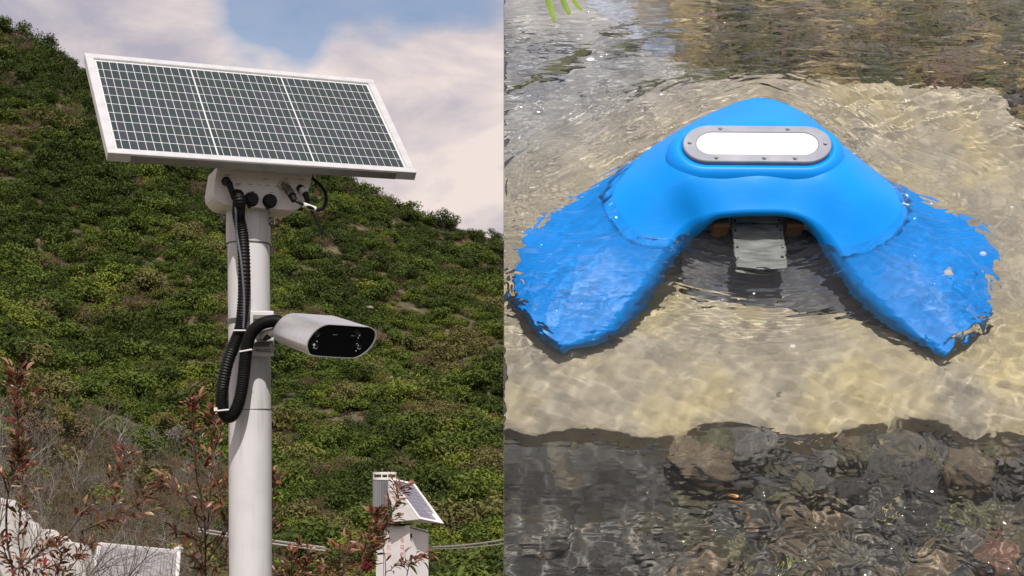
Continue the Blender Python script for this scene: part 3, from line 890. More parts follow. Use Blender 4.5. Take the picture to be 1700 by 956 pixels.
# silver aviation plug, cable with its white sleeve, loop back up behind the panel
a = BX(470, 308.5); k1_ = BX(472.5, 312, .016); k2_ = BX(478, 328, .040); k3_ = BX(482, 338.5, .046)
pg = plug("plug", [(a, a + bn * .008, 8.0 * u_, 8.0 * u_), (a, k1_, 7.2 * u_, 7.2 * u_), (k1_, k2_, 6.4 * u_, 5.6 * u_)], mat("nickel plug", (.36, .33, .28), .34, .9))
for f_ in (.12, .30, .48, .66):
    c = k1_.lerp(k2_, f_); d = (k2_ - k1_).normalized()
    plug("knurl", [(c, c + d * .003, 6.9 * u_, 6.9 * u_)], m_zinc, pg)
plug("boot", [(k2_, k3_, 6.8 * u_, 5.6 * u_)], m_blackplug, pg)
tube("cable", [p - box_c for p in (BX(482, 337, .046), BX(488, 341, .05), BX(497, 346, .05), BX(510, 350, .045), BX(523, 351.5, .03), BX(535, 346, .01), BX(541.5, 333, 0), BX(541.5, 318, -.01), BX(535, 305, -.02), BX(527, 295, -.03), BX(518, 285, -.04))], 3.1 * u_, m_cable, box, n=60, seg=10)
c0_, c1_ = BX(495, 345.2, .05), BX(517, 351, .038)
plug("cable_sleeve", [(c0_, c1_, 4.4 * u_, 4.4 * u_)], m_tie)
# whip antenna
a = BX(498, 312.5); k1_ = BX(499.5, 316.5, .014); k2_ = BX(502.5, 324, .026); k3_ = BX(506, 338, .034); k4_ = BX(508, 346, .036)
an = plug("antenna", [(a, k1_, 6.6 * u_, 6.6 * u_), (k2_, k3_, 5.6 * u_, 3.6 * u_), (k3_, k4_, 3.2 * u_, 2.2 * u_)], m_blackplug)
plug("white_collar", [(k1_, k2_, 5.9 * u_, 5.9 * u_)], m_tie, an)
e_ = BX(529.5, 390, .036)
plug("whip", [(k4_, e_, 2.3 * u_, 2.0 * u_), (e_ - (e_ - k4_).normalized() * .004, e_ + (e_ - k4_).normalized() * .006, 3.2 * u_, 3.2 * u_)], m_blackplug, an, 10)
# indicator lamp and flat print
c = BX(366.5, 288.8); plug("indicator", [(c, c + bn * .004, 2.6 * u_, 2.2 * u_)], m_tie)
m_print = mat("black print", (.05, .05, .05), .6)
bxr = (BX(450, 316) - BX(430, 314.6)).normalized()
bm = bmesh.new()
def dash(px, py, w_px, h_px=1.3):
    c = BX(px, py, .0004) - box_c
    w, h = w_px * u_ / 2, h_px * u_ / 2
    bm.faces.new([bm.verts.new(c + bxr * sx * w + down * sy * h) for sx, sy in ((-1, 1), (1, 1), (1, -1), (-1, -1))])
rr = random.Random(4)
for x, y, w in ((377, 290.3, 10), (395.5, 305, 9), (395, 307, 8), (414.5, 306, 7), (429.5, 307, 5), (444.5, 308, 5), (460, 309.3, 5), (440, 297.5, 7), (475.5, 296.5, 8), (501, 297.7, 9), (388.5, 315.8, 5), (419, 318, 6), (451, 319.2, 7)):
    k = x - w / 2
    while k < x + w / 2:
        ww = rr.uniform(.8, 1.8); dash(k + ww / 2, y + rr.uniform(-.2, .2), ww, rr.uniform(.7, 1.5)); k += ww + .45
bm_obj("print", bm, m_print, box)

# ---- corrugated hose: from the box down the mast, round a hanging loop and up into the camera
D1 = 3.775
hose_pts = [BX(389, 325, .030), BX(391.5, 338, .042), P(396, 358, 3.762), P(402, 390, D1), P(405, 430, D1), P(405.5, 480, D1), P(403, 520, D1), P(398.5, 548, D1), P(389, 572, D1 - .004),
            P(377.5, 603, D1 - .01), P(370, 640, D1 - .012), P(368, 668, D1 - .012), P(371, 684, D1 - .013), P(379, 692, D1 - .014), P(388.5, 686, D1 - .015), P(396.5, 668, D1 - .016), P(402.5, 640, D1 - .018), P(406, 610, D1 - .02),
            P(408.5, 585, D1 - .024), P(413, 563, D1 - .028), P(423, 546, D1 - .03), P(437, 536.5, D1 - .03), P(452, 533, D1 - .03), P(466, 534, D1 - .032)]
hose = empty("corrugated_hose", hose_pts[0]); h0 = hose_pts[0]
tag(hose, "black corrugated cable hose hanging in a loop down the white mast", "hose")
tube("hose_wall", [p - h0 for p in hose_pts], .0163, m_hose, hose, ribs=185, rib=.0009, seg=18)
def tie(px, py, ang, length_px, depth, parent=hose, tail=0):
    bm = bmesh.new()
    c = P(px, py, depth) - h0
    add_box(bm, c, (length_px / ppx, .005, .0042), Matrix.Rotation(ang, 3, 'Y'))
    if tail: add_box(bm, c + Vector((-length_px / ppx / 2 - .002, 0, .002)), (.009, .010, .010))
    bm_obj("cable_tie", bm, m_tie, parent, bevel=.001, seg=1)
tie(398, 548.5, R(0), 20, 3.752); tie(408, 582, R(-10), 21, 3.735); tie(370, 681, R(-6), 20, 3.738, tail=1)
bm = bmesh.new()
a, b = BX(388, 322.5, .024), BX(390.5, 331, .036)
add_cyl(bm, a - h0, b - h0, 7.2 * u_, 7.6 * u_, 20); bm_obj("hose_gland", bm, m_blackplug, hose)
for f_ in (.28, .62):
    bm = bmesh.new(); c = a.lerp(b, f_); d = (b - a).normalized(); add_cyl(bm, c - h0, c + d * .0036 - h0, 7.9 * u_, 7.9 * u_, 20); bm_obj("white_band", bm, m_tie, hose)

# ---- camera
cf, cb = P(567, 567, 3.55), P(507, 546, 3.74)
ax = (cf - cb).normalized()
camo = empty("surveillance_camera", cb)
tag(camo, "silver white bullet camera with a glossy black front bracketed to the mast", "camera")
face_px = [(508.4, 573.6), (511.3, 563.9), (519.9, 551.8), (530.3, 543.2), (541.8, 538.7), (554.4, 538.5), (582, 540.3), (604, 541.9), (614.3, 542.8), (622.3, 547.2), (625.6, 555.2), (623.5, 565.6), (616.6, 577.1), (605, 587.5),
           (591.3, 594.4), (580, 594.9), (570.6, 594.7), (536, 592.6), (517.6, 590.3), (510.7, 584.5)]
def on_plane(px, py, org):
    r = wl_ray(px, py); t = (org - CAM).dot(ax) / r.dot(ax); return CAM + r * t
fp = [on_plane(x, y, cf) - cf for x, y in face_px]
n0 = len(fp)
fp = [Vector(x) for x in cat_mull(np.array([tuple(p) for p in fp + fp[:1]]), n0 * 4 + 1)[:-1]]
n0 = len(fp)
L = (cf - cb).length
def ring_at(t, s): return [cb + ax * (L * t) + p * s - cb for p in fp]
rings = [ring_at(-.07, .62), ring_at(-.045, .84), ring_at(-.01, .95), ring_at(.05, .985), ring_at(.995, 1.0), ring_at(1.0, .995), ring_at(1.0, .962), ring_at(.985, .955)]
v = [p for r in rings for p in r]; f = []
for r in range(len(rings) - 1):
    for k in range(n0):
        a = r * n0 + k; b = r * n0 + (k + 1) % n0
        f.append((a, b, b + n0, a + n0))
f.append(tuple(range(n0)))
m_cambody = mat("satin silver shell", (.74, .72, .72), .38, .80, noise=((.70, .68, .68), 60, .4, .6))
me = mesh_from("shell", v, f, m_cambody)
bm = bmesh.new(); bm.from_mesh(me); bmesh.ops.recalc_face_normals(bm, faces=bm.faces); bm.to_mesh(me); bm.free()
for p in me.polygons: p.use_smooth = True
me.set_sharp_from_angle(angle=R(40))
shell = link_mesh("shell", me, camo)
m_glass = mat("black glass", (.002, .002, .0025), .15, spec=.2)
me = mesh_from("front_glass", ring_at(.988, .955), [tuple(range(n0))], m_glass); fg = link_mesh("front_glass", me, camo)
fx = (on_plane(600, 568, cf) - on_plane(540, 566, cf)).normalized()
def lens_at(name, px, py, r_px, material, off=.0, thick=.003, inner=0.0, parent=None):
    c = on_plane(px, py, cf) - ax * (L * .012) - cb + ax * off
    bm = bmesh.new()
    s = ax.cross(fx).normalized(); n = 24
    R0 = r_px / 655.
    if inner > 0:
        vs1 = [bm.verts.new(c + (fx * math.cos(2 * math.pi * k / n) + s * math.sin(2 * math.pi * k / n)) * R0 + ax * thick) for k in range(n)]
        vs2 = [bm.verts.new(c + (fx * math.cos(2 * math.pi * k / n) + s * math.sin(2 * math.pi * k / n)) * R0 * inner + ax * thick * .4) for k in range(n)]
        vs0 = [bm.verts.new(c + (fx * math.cos(2 * math.pi * k / n) + s * math.sin(2 * math.pi * k / n)) * R0 * 1.04) for k in range(n)]
        for k in range(n):
            bm.faces.new((vs1[k], vs1[(k + 1) % n], vs2[(k + 1) % n], vs2[k])); bm.faces.new((vs0[k], vs0[(k + 1) % n], vs1[(k + 1) % n], vs1[k]))
    else:
        add_cyl(bm, c, c + ax * thick, R0, R0 * .8, n)
    return bm_obj(name, bm, material, parent or fg)
m_lensring = mat("chrome lens ring", (.30, .30, .31), .16, 1.0)
m_led = mat("pale lamp", (.45, .45, .42), .3)
m_dk = mat("dark lens", (.006, .006, .010), .05, spec=.8)
for x, y, r in ((522.5, 573.5, 6.2), (526, 553.5, 5.5), (595, 574.5, 6.0), (594, 553.5, 5.5)):
    o = lens_at("lens", x, y, r * .82, m_dk, .0006, .0022)
    lens_at("lens_ring", x, y, r, mat_ring if False else mat("dark lens ring", (.03, .03, .032), .25, .6), .0003, .0026, .84, parent=fg)
lens_at("lamp", 521.5, 572.5, 2.1, m_led, .003, .001); lens_at("lamp", 526.8, 567, 1.1, m_led, .0005, .001); lens_at("lamp", 521.2, 577, 1.2, m_led, .003, .001)
for x, y in ((592.5, 570.6), (594.6, 573.6), (594.2, 578.2), (590.8, 582.4), (596.8, 557), (594.5, 561)):
    lens_at("lamp", x, y, .9, m_led, .003, .001)
for x, y, w in ((557.5, 555.8, 10), (587, 557.6, 8)):
    bm = bmesh.new(); s = ax.cross(fx).normalized(); c = on_plane(x, y, cf) - ax * (L * .012) - cb + ax * .0006
    for k in range(int(w / 1.7)):
        add_box(bm, c + fx * ((k + .5) * 1.7 - w / 2) / 655., (.0017, .0004, .0012 + .0006 * (k % 2)), Matrix((fx, -ax, fx.cross(-ax))).transposed())
    bm_obj("print", bm, mat("grey print", (.16, .16, .16), .6), fg)
# bracket: saddle plate on the mast, band screw and the arm to the camera
bm = bmesh.new()
add_box(bm, P(435, 554, 3.806) - cb, (.064, .012, .122)); br = bm_obj("bracket_plate", bm, m_pole, camo, bevel=.004, seg=3)
bm = bmesh.new(); add_box(bm, P(436, 571, 3.797) - cb, (.052, .008, .012)); bm_obj("slot", bm, m_seam, br)
bm = bmesh.new(); add_cyl(bm, P(424, 580.6, 3.792) - cb, P(450, 581.6, 3.792) - cb, .0035, seg=10)
add_box(bm, P(450, 577, 3.795) - cb, (.006, .008, .026)); bm_obj("band_screw", bm, m_zinc, br)
bm = bmesh.new(); add_box(bm, P(436, 526, 3.797) - cb, (.05, .008, .010)); bm_obj("slot", bm, m_alu_dark, br)
tube("bracket_arm", [P(432, 556, 3.80) - cb, P(438, 556, 3.775) - cb, P(448, 553, 3.765) - cb, P(466, 549, 3.758) - cb], .0125, m_pole, camo, n=16, seg=14)
bm = bmesh.new(); add_cyl(bm, P(440, 561, 3.775) - cb, P(446, 559, 3.755) - cb, .008, seg=10); bm_obj("pivot_screw", bm, m_blackplug, br)
# ================================================================== ground, hillside and its cover
RIDGE = [(-900, -330), (-300, -95), (0, 48), (60, 72), (110, 102), (137, 126), (300, 188), (430, 245), (560, 300), (620, 328), (700, 362), (837, 402), (1100, 480), (1700, 600)]
def ridge_py(px): return np.interp(px, [a for a, _ in RIDGE], [b for _, b in RIDGE])
Y_B = 46.0
def hill_y(px, s): return Y_B + (np.interp(px, [-900, 0, 837, 1700], [165, 150, 172, 185]) - Y_B) * s
n_fold = Waves(51, 26, .35, 1.3)
def hill_pt(px, s):
    """a point of the slope: px = bearing (photo pixel column at camera height), s = 0 foot .. 1 crest"""
    px = np.asarray(px, float); s = np.asarray(s, float)
    Y = hill_y(px, s)
    py = 1062 + (ridge_py(px) - 1062) * s ** .93
    X = (px - PPX) / F_PX * Y
    Z = CAM.z + (PPY - py) / F_PX * Y
    Z = Z + (n_fold(X * .05, Y * .05) * .8 + 2.2 * np.sin(X * .16 + Y * .10 + 1.2 * np.sin(Y * .05))) * np.sin(np.clip(s, 0, 1) * math.pi) ** .6 / 1.0
    return np.stack([X, Y, Z], -1)
def m_soil():
    m = mat("hillside soil and dry grass", (.060, .048, .030), .95)
    nt = m.node_tree; b = nt.nodes['Principled BSDF']
    t = nt.nodes.new('ShaderNodeTexCoord')
    n1 = nt.nodes.new('ShaderNodeTexNoise'); n1.inputs['Scale'].default_value = .6; n1.inputs['Detail'].default_value = 12
    nt.links.new(t.outputs['Object'], n1.inputs['Vector'])
    n1.inputs['Roughness'].default_value = .78
    r = nt.nodes.new('ShaderNodeValToRGB'); e = r.color_ramp.elements
    e[0].position = .35; e[0].color = (.045, .045, .020, 1); e[1].position = .68; e[1].color = (.19, .13, .08, 1); x = e.new(.52); x.color = (.085, .070, .036, 1)
    nt.links.new(n1.outputs['Fac'], r.inputs['Fac']); nt.links.new(r.outputs['Color'], b.inputs['Base Color'])
    return m
soil = m_soil()
hp = np.linspace(-900, 1700, 150); hs = np.linspace(0, 1, 90)
HP, HS = np.meshgrid(hp, hs)
front = hill_pt(HP, HS)
crest = front[-1]
back = []
for k, (dy, dz) in enumerate(((6, -1.0), (20, -6), (60, -25), (140, -60))):
    b_ = crest.copy(); b_[:, 1] += dy; b_[:, 2] += dz; back.append(b_)
foot = front[0].copy(); foot[:, 2] -= 3
hill = link_mesh("hillside", grid_mesh("hillside", np.concatenate([foot[None], front, np.array(back)], 0), soil))
tag(hill, kind='structure')

gx = np.concatenate([[-3000, -600, -200], np.linspace(-80, 80, 65), [200, 600, 3000]])
gy = np.concatenate([[-3000, -600, -100], np.linspace(-30, 60, 61), [120, 400, 1000, 3000]])
GX, GY = np.meshgrid(gx, gy)
GZ = -3.4 * sstep(9, 38, GY) + Waves(61, 18, 3, 14)(GX, GY) * .05 * (np.abs(GX) < 90) * (np.abs(GY) < 70)
GZ = np.where(np.hypot(GX, GY) < 4.5, GZ * .2, GZ)
m_ground = mat("trodden grass and soil", (.075, .070, .035), .95, noise=((.14, .11, .07), 1.6, .4, .65), bump=.4, bump_scale=20)
ground = link_mesh("ground", grid_mesh("ground", np.stack([GX, GY, GZ - .02], -1), m_ground)); tag(ground, kind='structure')

# ---- leaf-clump bushes for the slope
def m_leafy(name, c1, c2, rough=.6, tr=.18):
    m = bpy.data.materials.new(name); m.use_nodes = True
    nt = m.node_tree; b = nt.nodes['Principled BSDF']; b.inputs['Roughness'].default_value = rough; b.inputs['Specular IOR Level'].default_value = .12
    oi = nt.nodes.new('ShaderNodeObjectInfo'); g = nt.nodes.new('ShaderNodeNewGeometry')
    ad = nt.nodes.new('ShaderNodeMath'); ad.operation = 'MULTIPLY_ADD'; ad.inputs[1].default_value = .45
    ml = nt.nodes.new('ShaderNodeMath'); ml.operation = 'MULTIPLY'; ml.inputs[1].default_value = .6
    nt.links.new(oi.outputs['Random'], ml.inputs[0])
    nt.links.new(g.outputs['Random Per Island'], ad.inputs[0]); nt.links.new(ml.outputs[0], ad.inputs[2])
    mx = nt.nodes.new('ShaderNodeMix'); mx.data_type = 'RGBA'; mx.inputs[6].default_value = (*c1, 1); mx.inputs[7].default_value = (*c2, 1)
    nt.links.new(ad.outputs[0], mx.inputs['Factor']); nt.links.new(mx.outputs[2], b.inputs['Base Color'])
    trn = nt.nodes.new('ShaderNodeBsdfTranslucent'); nt.links.new(mx.outputs[2], trn.inputs['Color'])
    ms = nt.nodes.new('ShaderNodeMixShader'); ms.inputs['Fac'].default_value = tr
    nt.links.new(b.outputs[0], ms.inputs[1]); nt.links.new(trn.outputs[0], ms.inputs[2])
    nt.links.new(ms.outputs[0], nt.nodes['Material Output'].inputs['Surface'])
    return m
LEAF_MATS = [m_leafy("dark green leaves", (.032, .048, .011), (.070, .094, .019)), m_leafy("mid green leaves", (.054, .080, .015), (.112, .145, .025)),
             m_leafy("fresh green leaves", (.100, .135, .018), (.19, .22, .032)), m_leafy("olive leaves", (.10, .092, .030), (.17, .155, .058)),
             m_leafy("grey brown twigs", (.090, .064, .038), (.185, .135, .082), tr=0.0)]
def leaf_cloud(r, n, rx, rz, size, lumps=5, flat=.35):
    """n small leaf faces spread through a lumpy volume; returns verts, faces"""
    cs = [(r.uniform(-.55, .55) * rx, r.uniform(-.55, .55) * rx, r.uniform(.25, .75) * rz, r.uniform(.35, .6)) for _ in range(lumps)]
    vs_, fs_ = [], []
    for i in range(n):
        cx_, cy_, cz_, cr_ = cs[r.randrange(lumps)]
        while True:
            d = Vector((r.uniform(-1, 1), r.uniform(-1, 1), r.uniform(-1, 1)))
            if .25 < d.length < 1: break
        d = d.normalized() * (r.random() ** .45)
        p = Vector((cx_ + d.x * cr_ * rx, cy_ + d.y * cr_ * rx, cz_ + d.z * cr_ * rz * .8))
        if p.z < .02: p.z = r.uniform(.02, .25)
        nrm_ = (d + Vector((r.gauss(0, .6), r.gauss(0, .6), .5 + r.gauss(0, .6)))).normalized()
        a = nrm_.orthogonal().normalized(); a.rotate(Matrix.Rotation(r.uniform(0, 6.28), 3, nrm_)); b = nrm_.cross(a)
        l, w = size * r.uniform(.6, 1.4), size * r.uniform(.3, .55)
        k = len(vs_)
        vs_ += [p - a * l, p + b * w, p + a * l, p - b * w]; fs_.append((k, k + 1, k + 2, k + 3))
    return vs_, fs_
def twig_cloud(r, n, rx, rz, w):
    vs_, fs_ = [], []
    for i in range(n):
        az = r.uniform(0, 6.28); sp = r.uniform(.1, 1.0)
        p0 = Vector((math.cos(az), math.sin(az), 0)) * rx * sp * .3 + Vector((0, 0, r.uniform(0, .35) * rz))
        p1 = Vector((math.cos(az) * rx * sp + r.gauss(0, .15), math.sin(az) * rx * sp + r.gauss(0, .15), rz * r.uniform(.6, 1.0)))
        d = (p1 - p0); s = d.cross(Vector((r.gauss(0, 1), r.gauss(0, 1), r.gauss(0, .3)))).normalized() * w * r.uniform(.6, 1.3)
        k = len(vs_); vs_ += [p0 - s, p0 + s, p1 + s * .4, p1 - s * .4]; fs_.append((k, k + 1, k + 2, k + 3))
    return vs_, fs_
def brush_cloud(r, n, rx, rz, w):
    """upright stalks that each throw a few side twigs"""
    vs_, fs_ = [], []
    def strip(p0, p1, w0):
        d = p1 - p0; s = d.cross(Vector((r.gauss(0, 1), r.gauss(0, 1), r.gauss(0, .3)))).normalized() * w0
        k = len(vs_); vs_.extend([p0 - s, p0 + s, p1 + s * .4, p1 - s * .4]); fs_.append((k, k + 1, k + 2, k + 3))
    for i in range(n):
        az = r.uniform(0, 6.28); sp = r.uniform(.05, 1.0)
        p0 = Vector((math.cos(az), math.sin(az), 0)) * rx * sp * .45
        h = rz * r.uniform(.55, 1.0) * (1 - .45 * sp * sp)
        p1 = Vector((math.cos(az) * rx * sp + r.gauss(0, .1), math.sin(az) * rx * sp + r.gauss(0, .1), h))
        strip(p0, p1, w * r.uniform(.7, 1.3))
        for q in range(4):
            t = r.uniform(.3, .95); p = p0.lerp(p1, t)
            d = Vector((r.gauss(0, 1), r.gauss(0, 1), r.uniform(.1, .9))).normalized()
            strip(p, p + d * rz * r.uniform(.12, .30), w * r.uniform(.35, .7))
    return vs_, fs_
rb = random.Random(77)
variants = []                                             # hidden nowhere: used only as instance sources
bush_col = bpy.data.collections.new("bush_sources")
for vi in range(14):
    mi = (0, 0, 0, 1, 1, 1, 1, 2, 2, 3, 3, 3, 4, 4)[vi]
    if mi == 4:
        v, f = brush_cloud(rb, 150, .95, .85, .011)
    else:
        v, f = leaf_cloud(rb, 900, 1.0, rb.uniform(.6, 1.05), rb.uniform(.060, .088), rb.randint(4, 8))
    o = bpy.data.objects.new("bush_source", mesh_from("bush", v, f, LEAF_MATS[mi])); bush_col.objects.link(o); variants.append(o)

def scatter(name, pts, idx, scl, rot, collection, kind='stuff'):
    """one object whose points carry an instance of the collection's idx-th mesh"""
    me = bpy.data.meshes.new(name)
    me.vertices.add(len(pts)); me.vertices.foreach_set('co', np.asarray(pts, np.float32).reshape(-1))
    for nm, ty, dat in (("idx", 'INT', idx), ("scl", 'FLOAT', scl), ("rot", 'FLOAT', rot)):
        at = me.attributes.new(nm, ty, 'POINT'); at.data.foreach_set('value', np.asarray(dat, np.int32 if ty == 'INT' else np.float32))
    me.update()
    o = link_mesh(name, me); o['kind'] = kind
    ng = bpy.data.node_groups.new(name, 'GeometryNodeTree')
    ng.interface.new_socket("Geometry", in_out='INPUT', socket_type='NodeSocketGeometry'); ng.interface.new_socket("Geometry", in_out='OUTPUT', socket_type='NodeSocketGeometry')
    N = ng.nodes; gi, go = N.new('NodeGroupInput'), N.new('NodeGroupOutput')
    ci = N.new('GeometryNodeCollectionInfo'); ci.inputs['Collection'].default_value = collection; ci.inputs['Separate Children'].default_value = True; ci.inputs['Reset Children'].default_value = True
    ip = N.new('GeometryNodeInstanceOnPoints'); ip.inputs['Pick Instance'].default_value = True
    def attr(nm, ty):
        a = N.new('GeometryNodeInputNamedAttribute'); a.data_type = ty; a.inputs['Name'].default_value = nm; return a.outputs['Attribute']
    cxyz = N.new('ShaderNodeCombineXYZ'); ng.links.new(attr("rot", 'FLOAT'), cxyz.inputs['Z'])
    ng.links.new(gi.outputs[0], ip.inputs['Points']); ng.links.new(ci.outputs[0], ip.inputs['Instance'])
    ng.links.new(attr("idx", 'INT'), ip.inputs['Instance Index']); ng.links.new(cxyz.outputs[0], ip.inputs['Rotation']); ng.links.new(attr("scl", 'FLOAT'), ip.inputs['Scale'])
    ng.links.new(ip.outputs[0], go.inputs[0])
    md = o.modifiers.new("scatter", 'NODES'); md.node_group = ng
    return o
rg = np.random.default_rng(5)
NB = 18000
bx_px = rg.uniform(-260, 1150, NB); bs = rg.uniform(0, 1, NB) ** .78
pts = hill_pt(bx_px, bs)
# what grows where follows broad patches across the slope
patch = Waves(71, 22, 8, 30)(pts[:, 0], pts[:, 1] * .8, False); patch2 = Waves(72, 22, 5, 16)(pts[:, 0], pts[:, 1], False)
py_b = PPY - (pts[:, 2] - CAM.z) / pts[:, 1] * F_PX
low_left = (py_b > 690) & (bx_px < 400)
u01 = rg.uniform(0, 1, NB)
sel = patch * .65 + patch2 * .6 + rg.normal(0, .60, NB) + np.where(py_b < 480, -.8, .25) - .5 * sstep(560, 800, bx_px) * (py_b < 520)
idx = np.where(sel < -.55, rg.integers(0, 3, NB), np.where(sel < .55, rg.integers(3, 7, NB), np.where(sel < 1.05, rg.integers(7, 9, NB), rg.integers(9, 12, NB))))
idx = np.where(u01 + .10 * patch2 > .91, rg.integers(12, 14, NB), idx)
scl = np.exp(rg.normal(-.22, .42, NB)).clip(.35, 2.2)
bare = (Waves(73, 20, 4, 14)(pts[:, 0], pts[:, 1], False) > 1.5) & (py_b > 400)
drop = (low_left & (rg.uniform(0, 1, NB) < .60)) | (bare & (rg.uniform(0, 1, NB) < .85))
keep = ~drop
pts[:, 2] -= .12
scatter("hillside_shrubs", pts[keep], idx[keep], scl[keep], rg.uniform(0, 6.28, NB)[keep], bush_col)

# ---- dry brush at the foot of the slope, left
dry_col = bpy.data.collections.new("brush_sources")
DRY = [m_leafy("dry brown stalks", (.085, .062, .040), (.19, .135, .085), tr=0.0), m_leafy("grey stalks", (.085, .075, .065), (.20, .175, .15), tr=0.0), m_leafy("yellow green shoots", (.075, .075, .022), (.15, .13, .045), tr=.2)]
for vi in range(6):
    v, f = brush_cloud(rb, 46, .75, rb.uniform(1.1, 1.9), .010)
    o = bpy.data.objects.new("brush_source", mesh_from("brush", v, f, DRY[(0, 0, 1, 1, 2, 0)[vi]])); dry_col.objects.link(o)
ND = 1500
dp = rg.uniform(-220, 470, ND); ds = rg.uniform(0.02, .36, ND)
dpts = hill_pt(dp, ds); dpy = PPY - (dpts[:, 2] - CAM.z) / dpts[:, 1] * F_PX
xp = rg.uniform(-60, 335, 46); xd = rg.uniform(19, 25, 46)
kp = (dpy > 690 + 30 * np.sin(dp * .02)) & (rg.uniform(0, 1, ND) < np.where(dp < 340, 1.0, .3))
near_b = np.stack([(xp - PPX) / F_PX * xd, xd, -3.4 * sstep(9, 38, xd) - .1], -1)
scatter("dry_brush", np.concatenate([dpts[kp], near_b]), rg.integers(0, 6, ND + 46)[np.concatenate([kp, np.ones(46, bool)])], np.concatenate([rg.uniform(.7, 1.35, ND)[kp], rg.uniform(.8, 1.15, 46)]), rg.uniform(0, 6.28, ND + 46)[np.concatenate([kp, np.ones(46, bool)])], dry_col)

# ---- single trees one can tell apart
def make_tree(name, base, height, label, seed, bark, spread=.55, depth=5, leaves=None, group=None, lean=0.0, trunk_r=None):
    r = random.Random(seed)
    root = empty(name, base); tag(root, label, "tree", group)
    tv, tf, cv, cf_ = [], [], [], []
    tips = []
    r0 = trunk_r or height * .026
    def grow(p, d, ln, rad, lv):
        n = 4; pts_ = [p]; q = p.copy(); dd = d.copy()
        for k in range(n):
            dd = (dd + Vector((r.gauss(0, .10), r.gauss(0, .10), .04))).normalized(); q = q + dd * ln / n; pts_.append(q.copy())
        rads = [rad * (1 - .4 * k / n) for k in range(n + 1)]
        if lv <= 1: tube_geo(pts_, rads, 6, tv, tf)
        else: tube_geo(pts_, rads, 3, cv, cf_)
        if lv >= depth: tips.append(q); return
        for k in range(r.randint(2, 3) if lv else 4):
            az = r.uniform(0, 6.28); sp = spread * r.uniform(.6, 1.3)
            side = dd.orthogonal().normalized(); side.rotate(Matrix.Rotation(az, 3, dd))
            nd = (dd * math.cos(sp) + side * math.sin(sp)).normalized()
            at_ = pts_[-1] if (k == 0 or lv == 0) else pts_[r.randint(2, n)]
            if lv == 0: at_ = pts_[r.randint(2, n)]
            grow(at_, nd, ln * r.uniform(.6, .8), rad * .58, lv + 1)
    grow(Vector((0, 0, 0)), Vector((lean, 0, 1)).normalized(), height * .36, r0, 0)
    link_mesh("trunk", mesh_from("trunk", tv, tf, bark), root)
    if leaves:
        lm, size, per = leaves
        for tp_ in tips:
            for _ in range(per):
                p = tp_ + Vector((r.gauss(0, .1), r.gauss(0, .1), r.gauss(0, .1))) * height * .25
                a = Vector((r.gauss(0, 1), r.gauss(0, 1), r.gauss(0, 1))).normalized(); b = a.orthogonal().normalized()
                k = len(cv); cv.extend([p - a * size, p + b * size * .5, p + a * size, p - b * size * .5]); cf_.append((k, k + 1, k + 2, k + 3))
    me = mesh_from("crown", cv, cf_, bark)
    if leaves:
        me.materials.append(leaves[0])
        me.polygons.foreach_set('material_index', [1 if len(p.vertices) == 4 and i >= len(cf_) - len(tips) * leaves[2] else 0 for i, p in enumerate(me.polygons)])
    link_mesh("crown", me, root)
    return root
bark_grey = mat("grey bark", (.22, .19, .165), .9, noise=((.13, .11, .095), 8, .4, .7))
bark_dark = mat("dark bark", (.065, .052, .042), .9)
bark_pale = mat("pale bark", (.30, .265, .23), .9, noise=((.2, .17, .15), 8, .4, .7))
gold = m_leafy("golden young leaves", (.13, .12, .035), (.24, .19, .07), tr=.25)
def hill_at(px, py):
    """the slope point seen at a pixel"""
    ss = np.linspace(0, 1, 400); q = hill_pt(np.full(400, px), ss)
    yy = PPY - (q[:, 2] - CAM.z) / q[:, 1] * F_PX
    return Vector(q[int(np.argmin(np.abs(yy - py)))])
def tree_px(name, px, py_base, py_top, label, seed, bark, **k):
    b = hill_at(px, py_base); h = (py_base - py_top) / F_PX * b.y
    return make_tree(name, b - Vector((0, 0, .2)), h * 1.05, label, seed, bark, **k)
tree_px("bare_tree", 30, 68, 38, "small bare tree on the hill crest at the top left corner", 3, bark_dark)
tree_px("bare_tree", 74, 92, 62, "lone bare tree on the crest, second from the top left corner", 4, bark_dark)
tree_px("bare_tree", 100, 112, 84, "thin bare tree on the crest just left of the solar panel corner", 6, bark_dark)
tree_px("bare_tree", 124, 128, 104, "smallest bare tree on the crest, touching the solar panel's left corner", 8, bark_dark)
tree_px("bare_tree", 612, 334, 306, "bare tree on the crest below the solar panel's lower right corner", 9, bark_dark)
tree_px("bare_tree", 640, 344, 316, "bare tree on the right-hand crest under open sky", 10, bark_dark)
tree_px("bare_tree", 735, 390, 362, "low bare tree on the crest close to the stream picture edge", 12, bark_dark)
tree_px("pale_tree", 195, 765, 668, "pale grey leafless tree in the middle of the dry brush", 15, bark_pale, spread=.6)
tree_px("pale_tree", 232, 770, 690, "pale leafless tree leaning right beside the taller grey one", 16, bark_pale, spread=.7, lean=.35)
tree_px("young_tree", 118, 768, 672, "golden green young tree left of the pale leafless trees", 17, bark_dark, leaves=(gold, .075, 9), spread=.42)
tree_px("young_tree", 272, 765, 678, "golden green young tree between the leafless trees and the mast", 18, bark_dark, leaves=(gold, .075, 9), spread=.42)
tree_px("young_tree", 326, 770, 690, "small golden green tree directly behind the middle red-leaved shrub", 19, bark_dark, leaves=(gold, .07, 9), spread=.45)
tree_px("young_tree", 66, 775, 690, "brownish young tree behind the tall red-leaved stem at the left", 20, bark_grey, leaves=(DRY[0], .07, 8), spread=.4)
